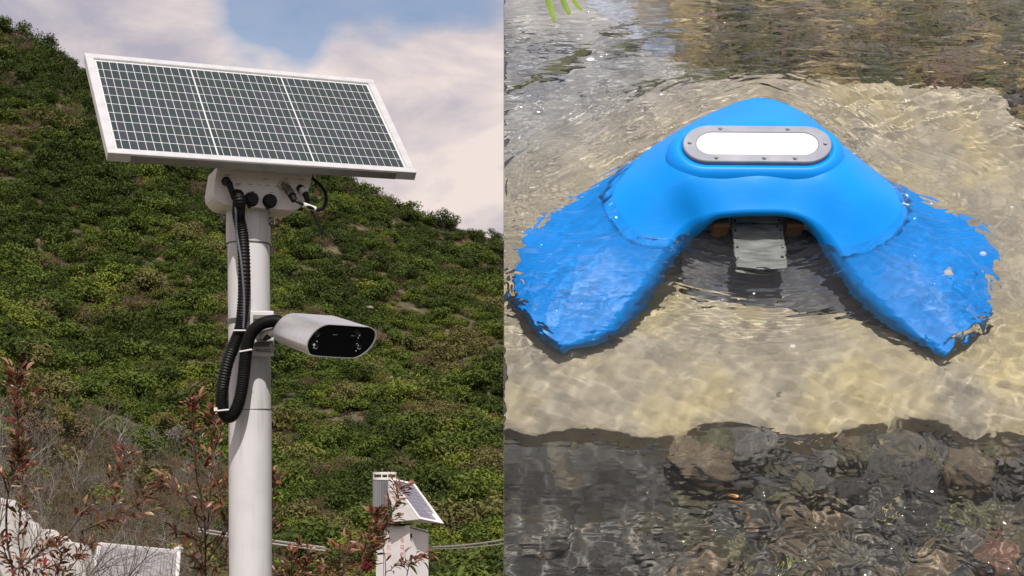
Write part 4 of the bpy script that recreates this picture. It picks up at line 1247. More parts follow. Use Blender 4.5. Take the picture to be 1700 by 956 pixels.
def tree_near(name, px, py_top, depth, label, seed, bark, **k):
    b = P(px, 800, depth); b.z = -3.4 * float(sstep(9, 38, depth)) - .1
    h = CAM.z + (PPY - py_top) / F_PX * depth - b.z
    return make_tree(name, b, h, label, seed, bark, **k)
tree_near("grey_tree", 150, 770, 22, "grey leafless tree in front of the white house wall", 21, bark_grey, spread=.6, trunk_r=.045)
tree_near("grey_tree", 255, 775, 27, "tangled grey leafless tree rising behind the tiled roof", 22, bark_grey, spread=.7, trunk_r=.05)

tree_near("grey_tree", 18, 700, 24, "tall grey leafless tree at the left edge behind the white wall's top", 31, bark_grey, spread=.55, trunk_r=.05)
tree_near("grey_tree", 100, 800, 21, "small twiggy grey tree in front of the middle of the white wall", 32, bark_grey, spread=.65, trunk_r=.035)
tree_px("brown_tree", 150, 775, 688, "bushy brown leafless tree just left of the pale grey one", 33, bark_grey, leaves=(DRY[0], .07, 7), spread=.5)
tree_px("brown_tree", 45, 780, 650, "tall brown leafless tree at the left edge of the dry brush", 34, bark_grey, leaves=(DRY[0], .07, 6), spread=.4)
tree_px("brown_tree", 300, 778, 700, "brown leafless tree between the two golden trees left of the mast", 35, bark_grey, leaves=(DRY[1], .07, 6), spread=.5)

# slender saplings scattered through the brush: one shape, many copies
sap0 = [make_tree("bare_sapling", Vector((0, 0, 0)), 3.6, "slender bare sapling in the dry brush below the slope", 60 + k, (bark_grey, bark_pale, bark_dark)[k], spread=.38, trunk_r=.045, group="bare saplings in the dry brush") for k in range(3)]
rsp = random.Random(8); used_ = [False] * 3
for k in range(26):
    px, py = rsp.uniform(-10, 375), rsp.uniform(755, 880)
    b = hill_at(px, py) - Vector((0, 0, .2)); i = k % 3
    if not used_[i]: o = sap0[i]; used_[i] = True
    else:
        o = sap0[i].copy(); col.objects.link(o)
        for ch_ in sap0[i].children:
            c_ = ch_.copy(); col.objects.link(c_); c_.parent = o
    o.location = b; o.rotation_euler = (0, 0, rsp.uniform(0, 6.3)); s_ = rsp.uniform(.6, 1.15); o.scale = (s_, s_, s_)
# ================================================================== red-leaved shrubs in front of the slope
def m_redleaf(name, c1, c2):
    m = m_leafy(name, c1, c2, .38, .22); m.node_tree.nodes['Principled BSDF'].inputs['Specular IOR Level'].default_value = .5
    return m
RED = [m_redleaf("copper leaves", (.16, .052, .022), (.27, .10, .042)), m_redleaf("bronze pink leaves", (.22, .10, .06), (.36, .20, .125)), m_redleaf("dark maroon leaves", (.075, .022, .014), (.14, .042, .026)),
       m_redleaf("olive bronze leaves", (.075, .062, .016), (.13, .10, .030)), m_redleaf("crimson leaves", (.20, .014, .020), (.27, .030, .035))]
def leaf_mesh(fold, curl, w, m):
    n = 5; vs_, fs_ = [], []
    for k in range(n + 1):
        t = k / n; wd = w * math.sin(math.pi * min(1, t * .92 + .06)) ** .8
        z = -curl * t * t
        vs_ += [(t, -wd, z + fold * wd), (t, 0, z), (t, wd, z + fold * wd)]
    for k in range(n):
        a = 3 * k; fs_ += [(a, a + 3, a + 4, a + 1), (a + 1, a + 4, a + 5, a + 2)]
    return mesh_from("leaf", vs_, fs_, m, True)
LEAF_ME = [[leaf_mesh(f_, c_, w_, m_) for f_, c_, w_ in ((.5, .15, .17), (1.1, .45, .14), (.4, .30, .21))] for m_ in RED]
m_stem = mat("dark reddish bark", (.055, .030, .024), .75, noise=((.10, .06, .05), 40, .4, .7))
def shrub(label, depth, stems, seed, leaf_px=15.5, weights=(5, 4, 3, 3, .35), group="red-leaved shrubs around the mast", gx_=None):
    """stems: list of (points in px, leaves per 10 px along the upper part, thickness px, leafless share of the length)"""
    r = random.Random(seed)
    x0 = gx_ if gx_ is not None else sum(s[0][0][0] for s in stems) / len(stems)
    base = Vector((P(x0, 900, depth).x, depth, 0.0))
    root = empty("red_shrub", base); tag(root, label, "shrub", group)
    kpx = depth / F_PX
    nleaf = 0
    for pts_px, dens, th, bare_ in stems:
        dz0 = r.uniform(-.25, .25)
        pts_ = [P(x, y, depth + dz0 * (.4 + .6 * k / len(pts_px)) + r.uniform(-.03, .03)) for k, (x, y) in enumerate(pts_px)]
        if pts_px[0][1] > 930:
            low = pts_[0]
            pts_ = [Vector((base.x + (low.x - base.x) * .35, depth, .0)), low.lerp(Vector((base.x, depth, 0)), .45)] + pts_
        n = max(12, int(8 * len(pts_)))
        sp = spline([p - base for p in pts_], n)
        rad = [th * kpx * .5 * (1.15 - .85 * k / (n - 1)) for k in range(n)]
        bv2, bf2 = tube_geo(sp, rad, 6)
        # side twigs carry leaf tufts
        L_px = sum((Vector(pts_px[k + 1]) - Vector(pts_px[k])).length for k in range(len(pts_px) - 1))
        nn = int(L_px / 10 * dens * 2.1)
        leaves = []
        for q in range(nn):
            t = bare_ + (1 - bare_) * (r.random() ** .85)
            if q < nn * .14: t = r.uniform(.93, 1.0)
            i0 = n - len(pts_px) * 8 if pts_px[0][1] > 930 else 0
            i = max(0, min(n - 2, int(i0 + t * (n - 1 - i0))))
            p = sp[i]; d = (sp[i + 1] - sp[i]).normalized()
            side = Vector((r.gauss(0, 1), r.gauss(0, 1), r.gauss(0, .4))); side = (side - d * side.dot(d)).normalized()
            tl = kpx * leaf_px * r.choice((.15, .3, .6, 1.2))
            q1 = p + (side * .8 + d * .5) * tl
            if tl > kpx * leaf_px * .5: tube_geo([p, q1], [kpx * .6, kpx * .4], 4, bv2, bf2)
            ld = (side * r.uniform(.35, 1.0) + d * r.uniform(.4, 1.0) + Vector((0, 0, r.uniform(-.25, .35)))).normalized()
            leaves.append((q1, ld))
        br_ = link_mesh("branch", mesh_from("branch", bv2, bf2, m_stem, True), root)
        for q1, ld in leaves:
            mi = r.choices(range(5), weights)[0]
            o = link_mesh("leaf", LEAF_ME[mi][r.randrange(3)], br_)
            s = kpx * leaf_px * r.uniform(.6, 1.25)
            up = Vector((r.gauss(0, .6), r.gauss(0, .6) - .3, 1)); yv = up.cross(ld).normalized(); zv = ld.cross(yv)
            o.matrix_local = Matrix.Translation(q1) @ Matrix((ld, yv, zv)).transposed().to_4x4() @ Matrix.Scale(s, 4)
            nleaf += 1
    return nleaf
nl = []
nl.append(shrub("tall red-leaved shrub with one upright stem at the left edge", 5.5, [
    ([(24, 985), (12, 900), (11, 843), (17, 804), (32, 762), (31, 735), (29, 678), (29, 607)], 3.0, 5, .42),
    ([(40, 980), (31, 896), (38, 820), (36, 743)], 1.9, 3.5, .10),
    ([(48, 975), (20, 940), (4, 905), (-8, 870)], 2.6, 3, .1), ([(40, 690), (52, 668), (58, 650)], 2.2, 2, .2), ([(14, 820), (4, 790), (-10, 770)], 1.2, 3, .2),
    ([(30, 960), (60, 925), (85, 900)], 2.2, 3, .2)], 11, gx_=30))
nl.append(shrub("sprawling red-leaved shrub with long slanting branches across the white house", 5.2, [
    ([(20, 985), (46, 934), (111, 885), (145, 843), (180, 808), (199, 781), (212, 743)], 1.5, 4.5, .12),
    ([(90, 975), (115, 946), (149, 900)], 1.8, 4, .1), ([(140, 880), (172, 866), (207, 850), (245, 818)], 2.5, 2.5, .1), ([(180, 860), (190, 830), (184, 806)], 2.0, 2, .2),
    ([(95, 975), (100, 930), (96, 905)], 3.0, 2.5, .0), ([(60, 975), (75, 945), (130, 925)], 2.6, 2.5, .1), ([(205, 845), (235, 852), (262, 838)], .8, 1.8, .2)], 12, gx_=110))
nl.append(shrub("red-leaved shrub standing just left of the white mast", 5.0, [
    ([(341, 980), (341, 950), (339, 858), (325, 781), (321, 716), (319, 664)], 2.3, 4.5, .12),
    ([(345, 880), (350, 800), (356, 743), (354, 680)], 2.2, 3, .1), ([(337, 885), (314, 835), (283, 804), (274, 798)], 2.1, 3, .1), ([(338, 900), (312, 890), (285, 876)], 1.8, 2.5, .1),
    ([(342, 880), (365, 830), (380, 800)], 2.0, 2.5, .1), ([(345, 930), (372, 890), (385, 850)], 2.0, 2.5, .1), ([(340, 960), (320, 930), (312, 905)], 2.2, 2.5, .1), ([(350, 975), (368, 940), (380, 915)], 2.0, 2.5, .1), ([(355, 750), (368, 715), (372, 690)], 1.6, 2, .1)], 13, gx_=345))
nl.append(shrub("narrow red-leaved sprig showing right beside the mast foot", 5.6, [
    ([(446, 980), (449, 900), (452, 840), (456, 782)], 2.3, 3, .35)], 14, gx_=446))
nl.append(shrub("red-leaved shrub growing in front of the white rain gauge cabinet", 5.4, [
    ([(585, 985), (606, 940), (628, 902), (642, 868), (655, 842), (664, 806)], 3.6, 4, .1),
    ([(560, 985), (580, 940), (588, 895)], 3.6, 3, .1), ([(600, 975), (602, 930), (620, 880), (622, 850)], 3.2, 3, .2), ([(540, 985), (560, 945), (566, 915)], 2.6, 2.5, .1),
    ([(635, 985), (650, 945), (668, 936), (688, 926)], 1.3, 2.2, .35), ([(672, 985), (678, 945), (688, 924), (712, 921)], 1.5, 2.4, .25), ([(640, 940), (618, 915), (600, 905)], 2.4, 2.2, .1)], 15, gx_=600))
nl.append(shrub("low red-leaved shrub at the bottom edge right of the mast", 5.8, [
    ([(485, 985), (484, 945), (482, 912)], 3.4, 3, .1), ([(495, 985), (506, 945), (514, 916)], 3.2, 2.6, .1), ([(478, 985), (470, 960), (462, 948)], 2.6, 2.2, .1), ([(505, 985), (530, 955), (540, 945)], 2.4, 2.2, .1)], 16, gx_=492))
# a few red berries in the right-hand shrub
tag(link_mesh("berry_cluster", (lambda b: ([bmesh.ops.create_icosphere(b, subdivisions=1, radius=.006, matrix=Matrix.Translation(P(609 + math.cos(k * 2.4) * k * .5, 941 + math.sin(k * 2.4) * k * .45, 5.32 + .01 * (k % 3)))) for k in range(22)], (lambda m: (b.to_mesh(m), b.free(), m.materials.append(mat("red berries", (.11, .006, .010), .35)), m)[-1])(bpy.data.meshes.new("berry_cluster")))[-1])(bmesh.new())),
    "cluster of dark red berries low in the shrub before the white cabinet", "berries")

# ================================================================== rain gauge station behind the shrub
SD = 13.0
st_root = empty("weather_station", (P(670, 900, SD).x, SD, -1.0))
tag(st_root, "white weather cabinet with a slanted solar panel and a ribbed rain gauge cylinder", "weather station")
s0 = st_root.location.copy()
m_stw = mat("white painted steel", (.72, .68, .68), .5, noise=((.64, .60, .60), 9, .45, .7))
def SP(px, py, d): return P(px, py, d) - s0
def prism(name, topp, botz, material, parent=st_root, bevel=.004):
    bm = bmesh.new()
    a = [bm.verts.new(p) for p in topp]; b = [bm.verts.new((p.x, p.y, botz)) for p in topp]
    bm.faces.new(a); bm.faces.new(b[::-1]); n = len(a)
    for k in range(n): bm.faces.new((a[k], b[k], b[(k + 1) % n], a[(k + 1) % n]))
    return bm_obj(name, bm, material, parent, bevel=bevel)
ca, cb_, cc = SP(637, 871.5, 13.17), SP(679.5, 871.5, 12.98), SP(711.5, 881, 13.22)
cd = ca + cc - cb_
cab = prism("cabinet", [ca, cb_, cc, cd], .35 - s0.z, m_stw)
wl_n = Vector(((cb_ - ca).y, -(cb_ - ca).x, 0)).normalized(); wr_d = (cc - cb_); wr_n = Vector((wr_d.y, -wr_d.x, 0)).normalized()
bm = bmesh.new()
q0, q1 = cb_ + wr_n * .004 + Vector((0, 0, -.020)), cc + wr_n * .004 + Vector((0, 0, -.018))
add_box(bm, (q0 + q1) / 2, ((q1 - q0).length * .94, .006, .008), Matrix((((q1 - q0).normalized()), wr_n * -1, (q1 - q0).normalized().cross(wr_n * -1))).transposed()); bm_obj("drip_edge", bm, m_seam, cab)
for py in (889, 924):
    bm = bmesh.new(); add_box(bm, SP(681.5, py, 12.985) + wr_n * .008, (.018, .016, .036)); bm_obj("hinge", bm, m_blackplug, cab, bevel=.002, seg=1)
m_redprint = mat("faded red lettering", (.70, .36, .34), .6)
lx = (cb_ - ca); lx.z = 0; lx.normalize()
for colx, chars, y0 in ((645.8, "水利站", 897), (667.8, "有电危险", 897)):
    for k, chx in enumerate(chars):
        cu = bpy.data.curves.new("letter", 'FONT'); cu.body = chx; cu.size = .058; cu.align_x = 'CENTER'; cu.align_y = 'CENTER'; cu.extrude = .0005
        tmp = bpy.data.objects.new("letter", cu); col.objects.link(tmp)
        dg = bpy.context.evaluated_depsgraph_get(); me = bpy.data.meshes.new_from_object(tmp.evaluated_get(dg)); bpy.data.objects.remove(tmp)
        me.materials.clear(); me.materials.append(m_redprint)
        o = link_mesh("letter", me, cab)
        r = wl_ray(colx, y0 + k * 12.2); org = s0 + cb_ + wl_n * .0015; t = (org - CAM).dot(wl_n) / r.dot(wl_n)
        o.matrix_local = Matrix.Translation(CAM + r * t - s0) @ Matrix((lx, Vector((0, 0, 1)), wl_n)).transposed().to_4x4()
prism("side_box", [SP(624, 905, 13.2), SP(636, 905, 13.15), SP(638, 905, 13.3), SP(626, 905, 13.35)], .5 - s0.z, m_stw)
bm = bmesh.new(); add_cyl(bm, Vector((0, .15, 0)), Vector((0, .15, 1.4)), .05); bm_obj("post", bm, m_zinc, st_root)
# wedge housing with the slanted panel
TL, TR, BR, BL = SP(644.5, 794, 12.92), SP(686, 803.5, 13.18), SP(736.5, 869, 13.12), SP(694.5, 862.5, 12.86)
KL, KR = SP(652, 866.5, 12.95), SP(690, 868, 13.22)
ML = SP(643.5, 812, 12.94); MR = SP(684, 818, 13.2)
bm = bmesh.new()
v1 = [bm.verts.new(p) for p in (TL, BL, KL, ML)]; v2 = [bm.verts.new(p) for p in (TR, BR, KR, MR)]
bm.faces.new(v1); bm.faces.new(v2[::-1])
for k in range(4): bm.faces.new((v1[k], v1[(k + 1) % 4], v2[(k + 1) % 4], v2[k]))
bm_obj("wedge_housing", bm, m_stw, st_root, bevel=.003, seg=1)
pu, pv = (TR - TL), (BL - TL); pn_ = pu.cross(pv).normalized()
if pn_.y > 0: pn_ = -pn_
def PPt(a, b, z): return TL + pu * a + pv * b + pn_ * z
bm = bmesh.new()
def slab4(bm, a0, a1, b0, b1, z0, z1):
    lo = [bm.verts.new(PPt(a, b, z0)) for a, b in ((a0, b0), (a1, b0), (a1, b1), (a0, b1))]; hi = [bm.verts.new(PPt(a, b, z1)) for a, b in ((a0, b0), (a1, b0), (a1, b1), (a0, b1))]
    bm.faces.new(lo[::-1]); bm.faces.new(hi)
    for k in range(4): bm.faces.new((lo[k], lo[(k + 1) % 4], hi[(k + 1) % 4], hi[k]))
for a0, a1, b0, b1 in ((0, 1, 0, .05), (0, 1, .95, 1), (0, .09, .05, .95), (.91, 1, .05, .95)): slab4(bm, a0, a1, b0, b1, .002, .016)
pfr = bm_obj("panel_frame", bm, m_stw, st_root)
m_cell2 = mat("pale violet solar cell", (.17, .16, .21), .25, coat=.6)
for a in range(4):
    for b in range(9):
        bm = bmesh.new(); A0, B0 = .10 + a * .2025, .055 + b * .1
        slab4(bm, A0, A0 + .1925, B0, B0 + .092, .004, .008); bm_obj("cell", bm, m_cell2, pfr)
bm = bmesh.new(); add_cyl(bm, SP(663, 851, 12.95), SP(663, 873, 12.97), .012); add_box(bm, SP(664, 871, 13.1), (.18, .18, .02)); bm_obj("strut", bm, m_blackplug, st_root)
# ribbed rain gauge
gc = lambda py: SP(638.6, py, 13.12)
m_gauge = mat("grey metal louvre", (.33, .33, .35), .4, .6)
bm = bmesh.new(); add_cyl(bm, gc(842), gc(796), .098, seg=40); rgz = bm_obj("gauge_body", bm, mat("dark gauge core", (.14, .14, .15), .6), st_root)
fin_me = None
for k in range(30):
    a = 2 * math.pi * k / 30
    if fin_me is None:
        bm = bmesh.new(); add_box(bm, Vector((0, 0, 0)), (.012, .014, (gc(797) - gc(841)).z)); fin_me = bpy.data.meshes.new("fin"); bm.to_mesh(fin_me); bm.free(); fin_me.materials.append(m_gauge)
    o = link_mesh("fin", fin_me, rgz); o.location = gc(819) + Vector((math.cos(a) * .102, math.sin(a) * .102, 0)); o.rotation_euler = (0, 0, a + .6)
def ring_band(name, py, h, r0, r1, material, parent):
    bm = bmesh.new(); n = 40; z = gc(py)
    loops = []
    for rr_, dz in ((r0, -h / 2), (r0, h / 2), (r1, h / 2), (r1, -h / 2)):
        loops.append([bm.verts.new(z + Vector((math.cos(2 * math.pi * k / n) * rr_, math.sin(2 * math.pi * k / n) * rr_, dz))) for k in range(n)])
    for i in range(4):
        for k in range(n): bm.faces.new((loops[i][k], loops[i][(k + 1) % n], loops[(i + 1) % 4][(k + 1) % n], loops[(i + 1) % 4][k]))
    return bm_obj(name, bm, material, parent)
ring_band("rim", 785.5, .022, .098, .110, m_stw, rgz); ring_band("rim", 794.5, .022, .098, .110, m_stw, rgz)
for k in range(4):
    a = math.pi / 2 * k + .35; bm = bmesh.new(); o_ = Vector((math.cos(a) * .104, math.sin(a) * .104, 0)); add_cyl(bm, gc(794) + o_, gc(786) + o_, .006, seg=8); bm_obj("rim_leg", bm, m_stw, rgz)
bm = bmesh.new(); add_cyl(bm, gc(842), gc(880), .025); bm_obj("gauge_post", bm, m_zinc, st_root)

# overhead cables leaving the station, and the pipe rail beyond the mast
def line_thing(name, cat, label, pts, r, material, n=30):
    o = tube(name, pts, r, material, None, n=n, seg=6); tag(o, label, cat); return o
m_wire = mat("weathered cable", (.24, .22, .20), .6)
line_thing("overhead_cable", "cable", "upper grey cable running right from the white weather cabinet", [P(711, 908.5, 13.3), P(770, 905, 14.2), P(837, 895.5, 15.4), P(950, 872, 17)], .0085, m_wire)
line_thing("overhead_cable", "cable", "lower thin cable running right from the white weather cabinet", [P(711, 911, 13.3), P(770, 909.5, 14.2), P(837, 902.5, 15.4), P(950, 884, 17)], .006, m_wire)
line_thing("pipe_rail", "rail", "upper grey pipe rail sloping down right of the mast foot", [P(330, 878, 26), P(450, 897, 25), P(540, 909.5, 24.5)], .022, mat("weathered pipe", (.26, .23, .21), .6))
line_thing("pipe_rail", "rail", "lower pale pipe rail sloping down right of the mast foot", [P(330, 882.5, 26), P(450, 902, 25), P(540, 914, 24.5)], .016, mat("pale pipe", (.38, .35, .33), .6))

# ================================================================== white house in the dip at the left
HD = 31.0
house = empty("white_house", (P(230, 900, HD).x, HD + 2, -3.4)); h_0 = house.location.copy()
tag(house, "low white house with a grey tiled roof half hidden behind the shrubs", "house")
def HP_(px, py, d): return P(px, py, d) - h_0
m_wallw = mat("white plaster", (.52, .495, .48), .8, noise=((.36, .335, .31), 3.0, .45, .72), bump=.15, bump_scale=12)
m_tile = mat("grey roof tile", (.21, .20, .205), .75, noise=((.30, .285, .28), 5, .4, .65))
m_ridge = mat("whitewashed ridge", (.56, .54, .53), .7)
rl, rr_ = HP_(166, 909, HD + 1.6), HP_(297, 921, HD + 3.4)
el, er = HP_(150, 968, HD - .6), HP_(292, 985, HD + 1.2)
bl_, br2 = rl + (rl - el) * Vector((1, 1, 0)) + Vector((0, 0, el.z - rl.z)), rr_ + (rr_ - er) * Vector((1, 1, 0)) + Vector((0, 0, er.z - rr_.z))
bm = bmesh.new()
lowz = -.4
def vtx(p): return bm.verts.new(p)
in_ = lambda p, q, f_: p.lerp(q, f_)
dx_ = (rr_ - rl).normalized()
w = [el + dx_ * .25, er - dx_ * .25, br2 - dx_ * .25, bl_ + dx_ * .25]; w = [p.lerp(sum(w, Vector()) / 4, .06) for p in w]
wt = [vtx(p - Vector((0, 0, .05))) for p in w]; wb = [vtx((p.x, p.y, lowz)) for p in w]
gl, gr = vtx(rl + dx_ * .25 - Vector((0, 0, .08))), vtx(rr_ - dx_ * .25 - Vector((0, 0, .08)))
bm.faces.new((wt[0], wt[1], wb[1], wb[0])); bm.faces.new((wt[2], wt[3], wb[3], wb[2]))
bm.faces.new((wt[1], gr, wt[2], wb[2], wb[1])); bm.faces.new((wt[3], gl, wt[0], wb[0], wb[3]))
bm_obj("wall", bm, m_wallw, house)
def roof_side(a, b, c, d):
    """a,b ridge ends; d,c eaves: sheet plus rows of rounded tiles"""
    nn = (b - a).cross(d - a).normalized()
    if nn.z < 0: nn = -nn
    bm = bmesh.new()
    lo = [bm.verts.new(p - nn * .06) for p in (a, b, c, d)]; hi = [bm.verts.new(p) for p in (a, b, c, d)]
    bm.faces.new(hi); bm.faces.new(lo[::-1])
    for k in range(4): bm.faces.new((lo[k], lo[(k + 1) % 4], hi[(k + 1) % 4], hi[k]))
    rf = bm_obj("roof", bm, m_tile, house)
    n = 26
    for k in range(n):
        t = (k + .5) / n
        p, q = a.lerp(b, t), d.lerp(c, t)
        bm = bmesh.new(); add_cyl(bm, p + nn * .01, q + nn * .01, .055, seg=8); bm_obj("tile_row", bm, m_tile, rf)
    return rf
rf = roof_side(rl, rr_, er, el); roof_side(rl, rr_, br2, bl_)
bm = bmesh.new(); add_box(bm, (rl + rr_) / 2 + Vector((0, 0, .05)), ((rr_ - rl).length, .14, .14), Vector((rr_ - rl)).to_track_quat('X', 'Z').to_matrix()); bm_obj("ridge", bm, m_ridge, rf, bevel=.03)
tube("verge", [rl + Vector((0, 0, .08)), rl.lerp(el, .5) + Vector((0, 0, .06)), el + Vector((0, 0, .05))], .06, m_ridge, rf, n=8, seg=8)
tube("verge", [rr_ + Vector((0, 0, .10)), rr_.lerp(er, .5) + Vector((0, 0, .08)), er + Vector((0, 0, .08))], .055, m_ridge, rf, n=8, seg=8)
bm = bmesh.new(); bmesh.ops.create_uvsphere(bm, u_segments=12, v_segments=8, radius=.12, matrix=Matrix.Translation(rr_ + Vector((0, -.05, .14)))); bm_obj("finial", bm, m_ridge, rf, smooth=True)
for t in (.12, .4, .68):
    wpos = w[0].lerp(w[1], t); bm = bmesh.new(); add_box(bm, Vector((wpos.x, wpos.y - .01, wpos.z - .9)), (.7, .06, .9), Vector((w[1] - w[0])).to_track_quat('X', 'Z').to_matrix()); bm_obj("window", bm, m_seam, house)
# tall whitewashed garden wall with a weathered stepped top, nearer and further left
gw = empty("garden_wall", (P(60, 900, 27).x, 27.0, -3.2)); g_0 = gw.location.copy()
tag(gw, "tall white plastered wall with an uneven top at the lower left corner", "wall")
top_line = [(-120, 818), (-40, 822), (-10, 828), (6, 831), (15, 838), (22, 850), (30, 854), (37, 866), (46, 870), (53, 880), (64, 879), (76, 882), (83, 890), (95, 892), (102, 901), (118, 903), (130, 908), (137, 921), (140, 935), (143, 990)]
bm = bmesh.new()
ft = [bm.verts.new(P(x, y, 27 + x * .006) - g_0) for x, y in top_line] + [bm.verts.new(P(-120, 1150, 26.4) - g_0)]
ft.insert(-1, bm.verts.new(P(143, 1150, 27.8) - g_0))
fb = [bm.verts.new(v_.co + Vector((.1, .35, 0))) for v_ in ft]
bm.faces.new(ft[::-1]); bm.faces.new(fb)
for k in range(len(ft)): bm.faces.new((ft[k], ft[(k + 1) % len(ft)], fb[(k + 1) % len(ft)], fb[k]))
bm_obj("wall_body", bm, m_wallw, gw)

# ---- boulders at the foot of the slope, lower right
m_rock = mat("grey brown rock", (.13, .11, .09), .9, noise=((.24, .20, .16), 1.6, .4, .65), bump=.5, bump_scale=4)
def rock_mesh(r, sub=3, rough=.28):
    bm = bmesh.new(); bmesh.ops.create_icosphere(bm, subdivisions=sub, radius=1.0)
    dirs = [(Vector((r.gauss(0, 1), r.gauss(0, 1), r.gauss(0, 1))).normalized(), r.uniform(.5, .92)) for _ in range(11)]
    for v_ in bm.verts:
        for d, c in dirs:
            k = v_.co.dot(d)
            if k > c: v_.co -= d * (k - c) * .85
        v_.co *= 1 + r.uniform(-.02, .02)
    me = bpy.data.meshes.new("rock"); bm.to_mesh(me); bm.free(); return me
rk = random.Random(31)
for px, py, sx, lab in ((735, 905, 24, "angular grey boulder under the cables just right of the white cabinet"), (762, 900, 15, "small pale boulder under the lower cable"), (786, 915, 34, "broad grey boulder in the middle of the rock heap"), (815, 905, 22, "boulder right of the broad one, against the picture seam"),
                        (760, 925, 22, "boulder in front of the broad grey one"), (812, 932, 30, "large brownish boulder at the lower right of the heap"), (736, 938, 14, "small pinkish boulder at the bottom left of the heap"), (835, 950, 26, "lowest boulder of the heap at the seam"), (782, 948, 20, "rounded boulder at the bottom of the heap")):
    b = hill_at(px, py); s = sx / F_PX * b.y * .5
    me = rock_mesh(rk); me.materials.append(m_rock)
    o = link_mesh("boulder", me); o.location = b; o.scale = (s * rk.uniform(.9, 1.3), s, s * rk.uniform(.6, .8)); o.rotation_euler = (rk.uniform(-.3, .3), rk.uniform(-.3, .3), rk.uniform(0, 6.3))
    tag(o, lab, "boulder", "boulders at the foot of the slope")
for px, py, sx, lab in ((614, 522, 13, "pale rock on the slope right above the camera's front"), (500, 262, 0, ""), (650, 640, 10, "small pale rock on the slope below the camera")):
    if not sx: continue
    b = hill_at(px, py); s = sx / F_PX * b.y * .5
    me = rock_mesh(rk); me.materials.append(mat("tan rock", (.26, .20, .15), .9)); o = link_mesh("slope_rock", me); o.location = b + Vector((0, -.8, .5)); o.scale = (s * 1.2, s, s * .7); tag(o, lab, "rock")
# ================================================================== things in the stream
rs = random.Random(9)
def m_stone(name, c1, c2):
    return mat(name, c1, .75, noise=(c2, 9, .4, .65), bump=.3, bump_scale=25)
STONE = [m_stone("dark slate stone", (.058, .055, .052), (.11, .10, .09)), m_stone("olive mossy stone", (.075, .072, .042), (.125, .115, .065)), m_stone("brown river stone", (.125, .10, .068), (.20, .16, .11)), m_stone("grey river stone", (.105, .10, .095), (.17, .155, .135)), m_stone("reddish stone", (.15, .09, .065), (.21, .13, .095))]
stone_me = []
for k in range(10):
    me = rock_mesh(rs, 2); me.polygons.foreach_set('use_smooth', [True] * len(me.polygons)); me.materials.append(STONE[(0, 0, 0, 1, 1, 2, 2, 3, 3, 4)[k]]); stone_me.append(me)
def stone_at(px, py, size_px, k, d=None):
    d = d if d is not None else .20
    q = WR(px, py, d); z = float(bed_h(np.array([q.x]), np.array([q.y]))[0])
    q = WR(px, py, -z - .02)
    s = size_px * .00135 * .5
    o = link_mesh("stone", stone_me[k], bed); o.location = (q.x, q.y, z + s * .15)
    o.scale = (s * rs.uniform(.9, 1.4), s * rs.uniform(.9, 1.4), s * rs.uniform(.5, .8)); o.rotation_euler = (rs.uniform(-.3, .3), rs.uniform(-.3, .3), rs.uniform(0, 6.3))
    o.cycles.is_caustics_receiver = True
n_st = 0
while n_st < 190:
    px, py = rs.uniform(850, 1720), rs.uniform(722, 985)
    dens = .30 + .7 * float(sstep(1000, 1250, px)) 
    if py < 800 and px < 1150: dens = .05
    if rs.random() > dens: continue
    stone_at(px, py, rs.choice((18, 24, 34, 48, 80)) * rs.uniform(.8, 1.2), rs.choices(range(10), (2, 2, 2, 3, 3, 3, 3, 2, 2, .5 if px > 1500 else 0))[0]); n_st += 1
n_st = 0
while n_st < 80:
    px, py = rs.uniform(1080, 1730), rs.uniform(-30, 118)
    if rs.random() > .25 + .75 * float(sstep(1080, 1300, px)): continue
    stone_at(px, py, rs.choice((25, 35, 50, 80)) * rs.uniform(.8, 1.2), rs.choices(range(10), (1, 1, 1, 3, 3, 4, 4, 1, 1, 1))[0], .28); n_st += 1
for k in range(14):
    stone_at(rs.uniform(1672, 1730), rs.uniform(120, 230), rs.uniform(20, 45), rs.choice((0, 1, 3, 4)))

def in_w(o, label, cat, group=None):
    if o.type == 'MESH': o.cycles.is_caustics_receiver = True
    return tag(in_stream(o), label, cat, group)
def ribbon(name, pts, w, material, twist=0.0, parent=None):
    sp = spline(pts, 16); v, f = [], []
    for i, p in enumerate(sp):
        t = (sp[min(i + 1, 15)] - sp[max(i - 1, 0)]).normalized(); s = t.cross(Vector((0, 0, 1))).normalized()
        s.rotate(Matrix.Rotation(twist * i / 15, 3, t)); k = math.sin(math.pi * min(1, .12 + .88 * (1 - i / 15))) ** .6
        nz = t.cross(s) * .0012
        v += [p - s * w * k, p + nz, p + s * w * k, p - nz]
    for i in range(15):
        a = 4 * i
        for k in range(4): f.append((a + k, a + (k + 1) % 4, a + 4 + (k + 1) % 4, a + 4 + k))
    return link_mesh(name, mesh_from(name, v, f, material, True), parent)
m_orange = mat("orange leaf", (.45, .20, .05), .5); m_straw = mat("straw coloured weed", (.34, .30, .15), .6); m_weedg = mat("yellow green weed", (.24, .26, .07), .6); m_twig_refl = mat("dark olive twig and reflection", (.075, .08, .025), .6)
D_ = .26
in_w(ribbon("sunken_leaf", [WR(1212, 828, D_), WR(1224, 832, D_ - .01), WR(1232, 843, D_), WR(1235, 852, D_)], .008, m_orange, .8), "curled orange leaf lying on the dark stream bed", "leaf")
in_w(ribbon("water_weed", [WR(1495, 832, .26), WR(1484, 850, .25), WR(1470, 858, .25), WR(1452, 872, .26)], .006, m_straw, 1.2), "pale straw coloured weed strip on the dark stones, lower right", "weed")
in_w(ribbon("water_weed", [WR(1608, 852, .26), WR(1590, 862, .24), WR(1572, 864, .25), WR(1556, 874, .26)], .006, m_weedg, .8), "yellow green weed strip right of the straw coloured one", "weed")
